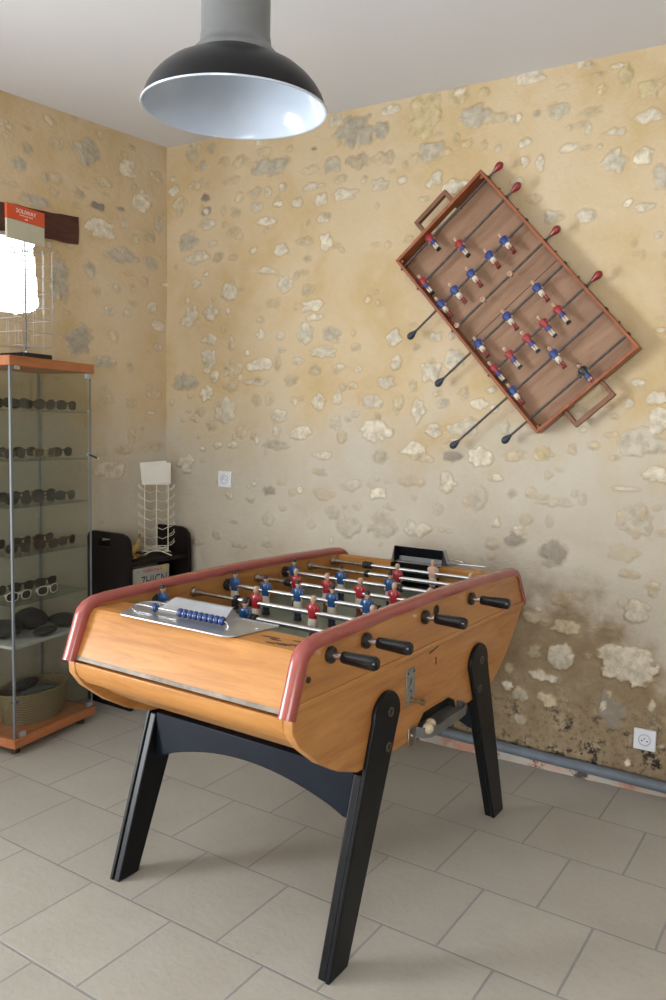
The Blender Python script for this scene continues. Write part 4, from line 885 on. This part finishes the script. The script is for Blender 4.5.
# woven basket with spectacle cases at the bottom
BK = thing('woven_basket', 'oval woven straw basket on the wooden base of the display cabinet', 'basket', cab(.250, .150, .074), CAB_R)
def oval(rx, ry, z): return [(rx*math.cos(a), ry*math.sin(a), z) for a in [2*math.pi*i/40 for i in range(40)]]
MB().loft([oval(.150, .098, 0.001), oval(.165, .108, .05), oval(.176, .117, .10), oval(.181, .121, .135), oval(.174, .114, .135), oval(.168, .109, .10), oval(.143, .092, .012)], 'straw').build('basket_body', BK, smooth=0.9)
mb = MB(); mb.tube(oval(.1775, .1175, .1365), .0065, 'straw', 8, closed=True); mb.build('basket_rim', BK)
pouch(.250, .150, .092, .26, .17, .095, 0, 'black cloth bag filling the straw basket in the cabinet', 'cloth_dark', 'cloth_bag', 'bag')
pouch(.235, .105, .182, .155, .056, .040, -.15, 'grey green spectacle case on top of the straw basket', 'case_green', 'spectacle_case', 'spectacle case')
pouch(.130, .110, .172, .095, .045, .034, .25, 'blue spectacle case at the left of the straw basket', 'case_blue', 'spectacle_case', 'spectacle case')
pouch(.250, .200, .183, .165, .060, .050, .1, 'black spectacle case at the back of the straw basket', 'cloth_dark', 'spectacle_case', 'spectacle case')

# wire counter rack standing on the cabinet
RK = thing('wire_display_rack', 'wire grid display rack with orange and cream header card on the glass cabinet', 'display rack', cab(.233, .150, 1.652), CAB_R-0.07)
mb = MB(); mb.box(-.076, .076, -.076, .076, 0.0, 0.028, 'bakelite'); mb.build('rack_base', RK, bevel=.004)
MB().lathe([(.012, .028), (.012, .040), (.006, .044)], 'alu', 14).build('base_collar', RK)
MB().tube([(0, 0, .028), (0, 0, .50)], .0036, 'pole', 10).build('centre_pole', RK)
HW, ZB, ZT = .077, .058, .462
for k in range(4):
    mb = MB(); c, s = math.cos(k*math.pi/2), math.sin(k*math.pi/2)
    def R(x, y, z): return (x*c-y*s, x*s+y*c, z)
    for i in range(4):
        x = -HW+i*HW*2/3; mb.tube([R(x, -HW, ZB), R(x, -HW, ZT)], .0013 if 0 < i < 3 else .0021, 'wire_grey', 6)
    for i in range(8):
        z = ZB+i*(ZT-ZB)/7; mb.tube([R(-HW, -HW, z), R(HW, -HW, z)], .0013, 'wire_grey', 6)
        mb.tube([R(HW*.98, -HW, z), R(HW*.98, -HW-.010, z+.004)], .0013, 'wire_grey', 5)
    mb.build('wire_panel', RK)
mb = MB()
for z in (ZB, ZT):
    mb.tube([(-HW, 0, z), (HW, 0, z)], .0022, 'wire_grey', 6); mb.tube([(0, -HW, z), (0, HW, z)], .0022, 'wire_grey', 6)
mb.build('cross_wires', RK)
hd = MB(); hd.box(-.098, .098, -.006, .006, .500, .578, 'card_cream'); 
hdr = hd.build('header_card', RK, (0, -.004, 0), bevel=.0015)
mb = MB(); mb.box(-.098, .098, -.0065, .0065, .5785, .640, 'card_red'); rb = mb.build('header_band', hdr, bevel=.001)
X = Matrix(((1, 0, 0, 0), (0, 0, 1, -.0068), (0, 1, 0, 0), (0, 0, 0, 1)))
X = Matrix(((1, 0, 0, 0), (0, 0, -1, -.0068), (0, 1, 0, 0), (0, 0, 0, 1)))
mb = MB(); text_mb('SOLIWAY', .0240, 'ink_white', mb, Matrix.Translation((0, 0, .618)) @ X); text_mb('lunettes de soleil', .0100, 'ink_white', mb, Matrix.Translation((0, 0, .6035)) @ X); text_mb('400', .0105, 'ink_white', mb, Matrix.Translation((0, 0, .5895)) @ X)
mb.build('lettering', hdr, smooth=0)

# ------------------------------------------------------------------ black wooden shelf unit in the corner
SH = thing('wooden_shelf_unit', 'low black wooden shelf unit with a hand hole, tucked in the corner', 'shelf unit', (-3.175, 2.612, 0))
def side_panel(y0, y1, hole):
    out = [(0.0, 0.0), (0.305, 0.0), (0.300, 0.60), (0.296, 0.795), (0.288, 0.832), (0.268, 0.852), (0.235, 0.862), (0.035, 0.862), (0.010, 0.852), (0.0, 0.83)]
    if not hole: return MB().prism(out, y0, y1, 'wood_black', 'y').build('side_panel', SH, bevel=.003)
    mb = MB(); hx0, hx1, hz0, hz1 = .085, .165, .790, .832
    mb.prism([(0, 0), (.305, 0), (.300, .60), (.297, hz0), (0, hz0)], y0, y1, 'wood_black', 'y')
    mb.prism([(0, hz0), (hx0, hz0), (hx0, hz1), (0, hz1)], y0, y1, 'wood_black', 'y'); mb.prism([(hx1, hz0), (.297, hz0), (.289, hz1), (hx1, hz1)], y0, y1, 'wood_black', 'y')
    mb.prism([(0, hz1), (.289, hz1), (.286, .835), (.268, .852), (.235, .862), (.035, .862), (.010, .852), (0, .83)], y0, y1, 'wood_black', 'y')
    return mb.build('side_panel', SH, smooth=0)
side_panel(0.0, 0.022, True); side_panel(0.405, 0.427, False)
MB().box(0.002, 0.016, 0.0222, 0.4048, 0.06, 0.80, 'wood_black').build('back_panel', SH, bevel=.002)
MB().box(0.016, 0.292, 0.0222, 0.4048, 0.705, 0.725, 'wood_black').build('shelf', SH, bevel=.003)
MB().box(0.016, 0.290, 0.0222, 0.4048, 0.36, 0.38, 'wood_black').build('shelf', SH, bevel=.003)
MB().box(0.016, 0.292, 0.0222, 0.4048, 0.05, 0.07, 'wood_black').build('shelf', SH, bevel=.003)
MB().box(0.245, 0.257, 0.0222, 0.4048, 0.5, 0.60, 'wood_black').build('front_bar', SH, bevel=.003)
# licence plate leaning against the front bar under the top shelf
LP = thing('licence_plate', 'white licence plate with dark lettering and yellow sticker under the shelf of the black unit', 'licence plate', (-3.175+.278, 2.645, 0.555), math.pi/2)
LP.rotation_euler = (0.06, 0, math.pi/2)
pw, ph = .245, .136; o = MB()
pts = [];
for cx_, cz_, a0 in ((pw-.010, .010, -90), (pw-.010, ph-.010, 0), (.010, ph-.010, 90), (.010, .010, 180)):
    for i in range(5): a = math.radians(a0+i*22.5); pts.append((cx_+.010*math.cos(a), cz_+.010*math.sin(a)))
o.prism(pts, -.0012, .0012, 'plate_white', 'y'); pl = o.build('plate', LP)
X = Matrix(((1, 0, 0, 0), (0, 0, -1, -.0014), (0, 1, 0, 0), (0, 0, 0, 1)))
mb = MB(); text_mb('7HIGN', .074, 'plate_navy', mb, Matrix.Translation((.145, 0, .062)) @ X @ Matrix.Diagonal((.80, 1.05, 1, 1))); mb.build('number', pl, smooth=0)
mb = MB(); text_mb('California', .027, 'plate_red', mb, Matrix.Translation((.122, 0, .119)) @ X); mb.build('heading', pl, smooth=0)
MB().box(.195, .226, -.0018, -.0012, .106, .130, 'sticker').build('sticker', pl, smooth=0)
for x in (.035, .188): MB().lathe([(.0035, -.0013), (.0001, -.0016)], 'dark', 10, 'y').build('screw_hole', pl, (x, 0, .118))
# bananas on the shelf
def banana(loc, rot, mat, label, L=0.16):
    mb = MB(); pts = []; rad = []
    for i in range(13):
        a = math.radians(-62+i*124/12); pts.append((L*.62*math.sin(a), 0, L*.62*(1-math.cos(a)))); u = i/12
        rad.append(.0165*min(1, (math.sin(math.pi*(u*.86+.07)))**.5)*(1 if u < .9 else .45))
    mb.tube(pts, rad, mat, 6); o = mb.build('banana', None, loc, rot, smooth=0.9)
    MB().tube([pts[-1], (pts[-1][0]+.014, 0, pts[-1][2]+.014)], .005, 'banana_old', 6).build('stalk', o)
    return tag(o, label, 'banana', 'fruit on the black shelf')
banana((-2.985, 2.72, 0.752), (0.25, -0.55, 1.35), 'banana', 'yellow banana leaning up on the shelf of the black unit', .135)
banana((-2.945, 2.69, 0.742), (1.45, 0.1, 2.1), 'banana_old', 'brown spotted banana lying flat on the shelf in front of the yellow one', .12)
# cream wire card stand on the shelf
CS = thing('wire_card_stand', 'cream wire card stand with curled hooks and a white card, on the black shelf unit', 'card stand', (-2.985, 2.895, 0.725), math.radians(46))
h = .058
posts = [(-h, -h*.6), (h, -h*.6), (h, h*.6), (-h, h*.6)]
for x, y in posts: MB().tube([(x, y, .022), (x, y, .365)], .0026, 'wire_white', 8).build('post', CS)
MB().tube([(0, -h*.6, .022), (0, -h*.6, .365)], .0026, 'wire_white', 8).build('post', CS)
mb = MB()
for z in (.022, .040, .364): mb.tube([(x, y, z) for x, y in posts], .0024, 'wire_white', 6, closed=True)
mb.build('wire_hoop', CS)
mb = MB()
for s in (-1, 1):
    mb.tube([(s*.0, -h*.6-.002, .030), (s*.030, -h*.6-.012, .022), (s*.075, -h*.6-.028, .003)], .0032, 'wire_white', 8)
    mb.tube([(s*.0, h*.6+.002, .030), (s*.030, h*.6+.012, .022), (s*.075, h*.6+.028, .003)], .0032, 'wire_white', 8)
mb.build('base_feet', CS)
for k in range(7):
    z = .052+k*.047
    for (x, y) in posts:
        sx, sy2 = math.copysign(1, x), math.copysign(1, y)
        MB().tube([(x, y, z), (x+sx*.012, y+sy2*.004, z+.002), (x+sx*.026, y+sy2*.008, z+.012), (x+sx*.032, y+sy2*.010, z+.026)], .0016, 'wire_white', 6).build('hook', CS)
    MB().tube([(-h, -h*.6, z), (-h*.5, -h*.6-.014, z-.012), (0, -h*.6, z), (h*.5, -h*.6-.014, z-.012), (h, -h*.6, z)], .0015, 'wire_white', 6).build('front_wire', CS)
MB().box(-.072, .060, -.002, .002, 0, .112, 'card_white').build('card', CS, (0, -h*.6-.004, .368), (-.12, -.10, .0))
MB().box(-.066, .066, -.0015, .0015, 0, .108, 'card_white').build('card_backing', CS, (0.004, -h*.6+.004, .366), (-.06, 0, .0), bevel=.0005)
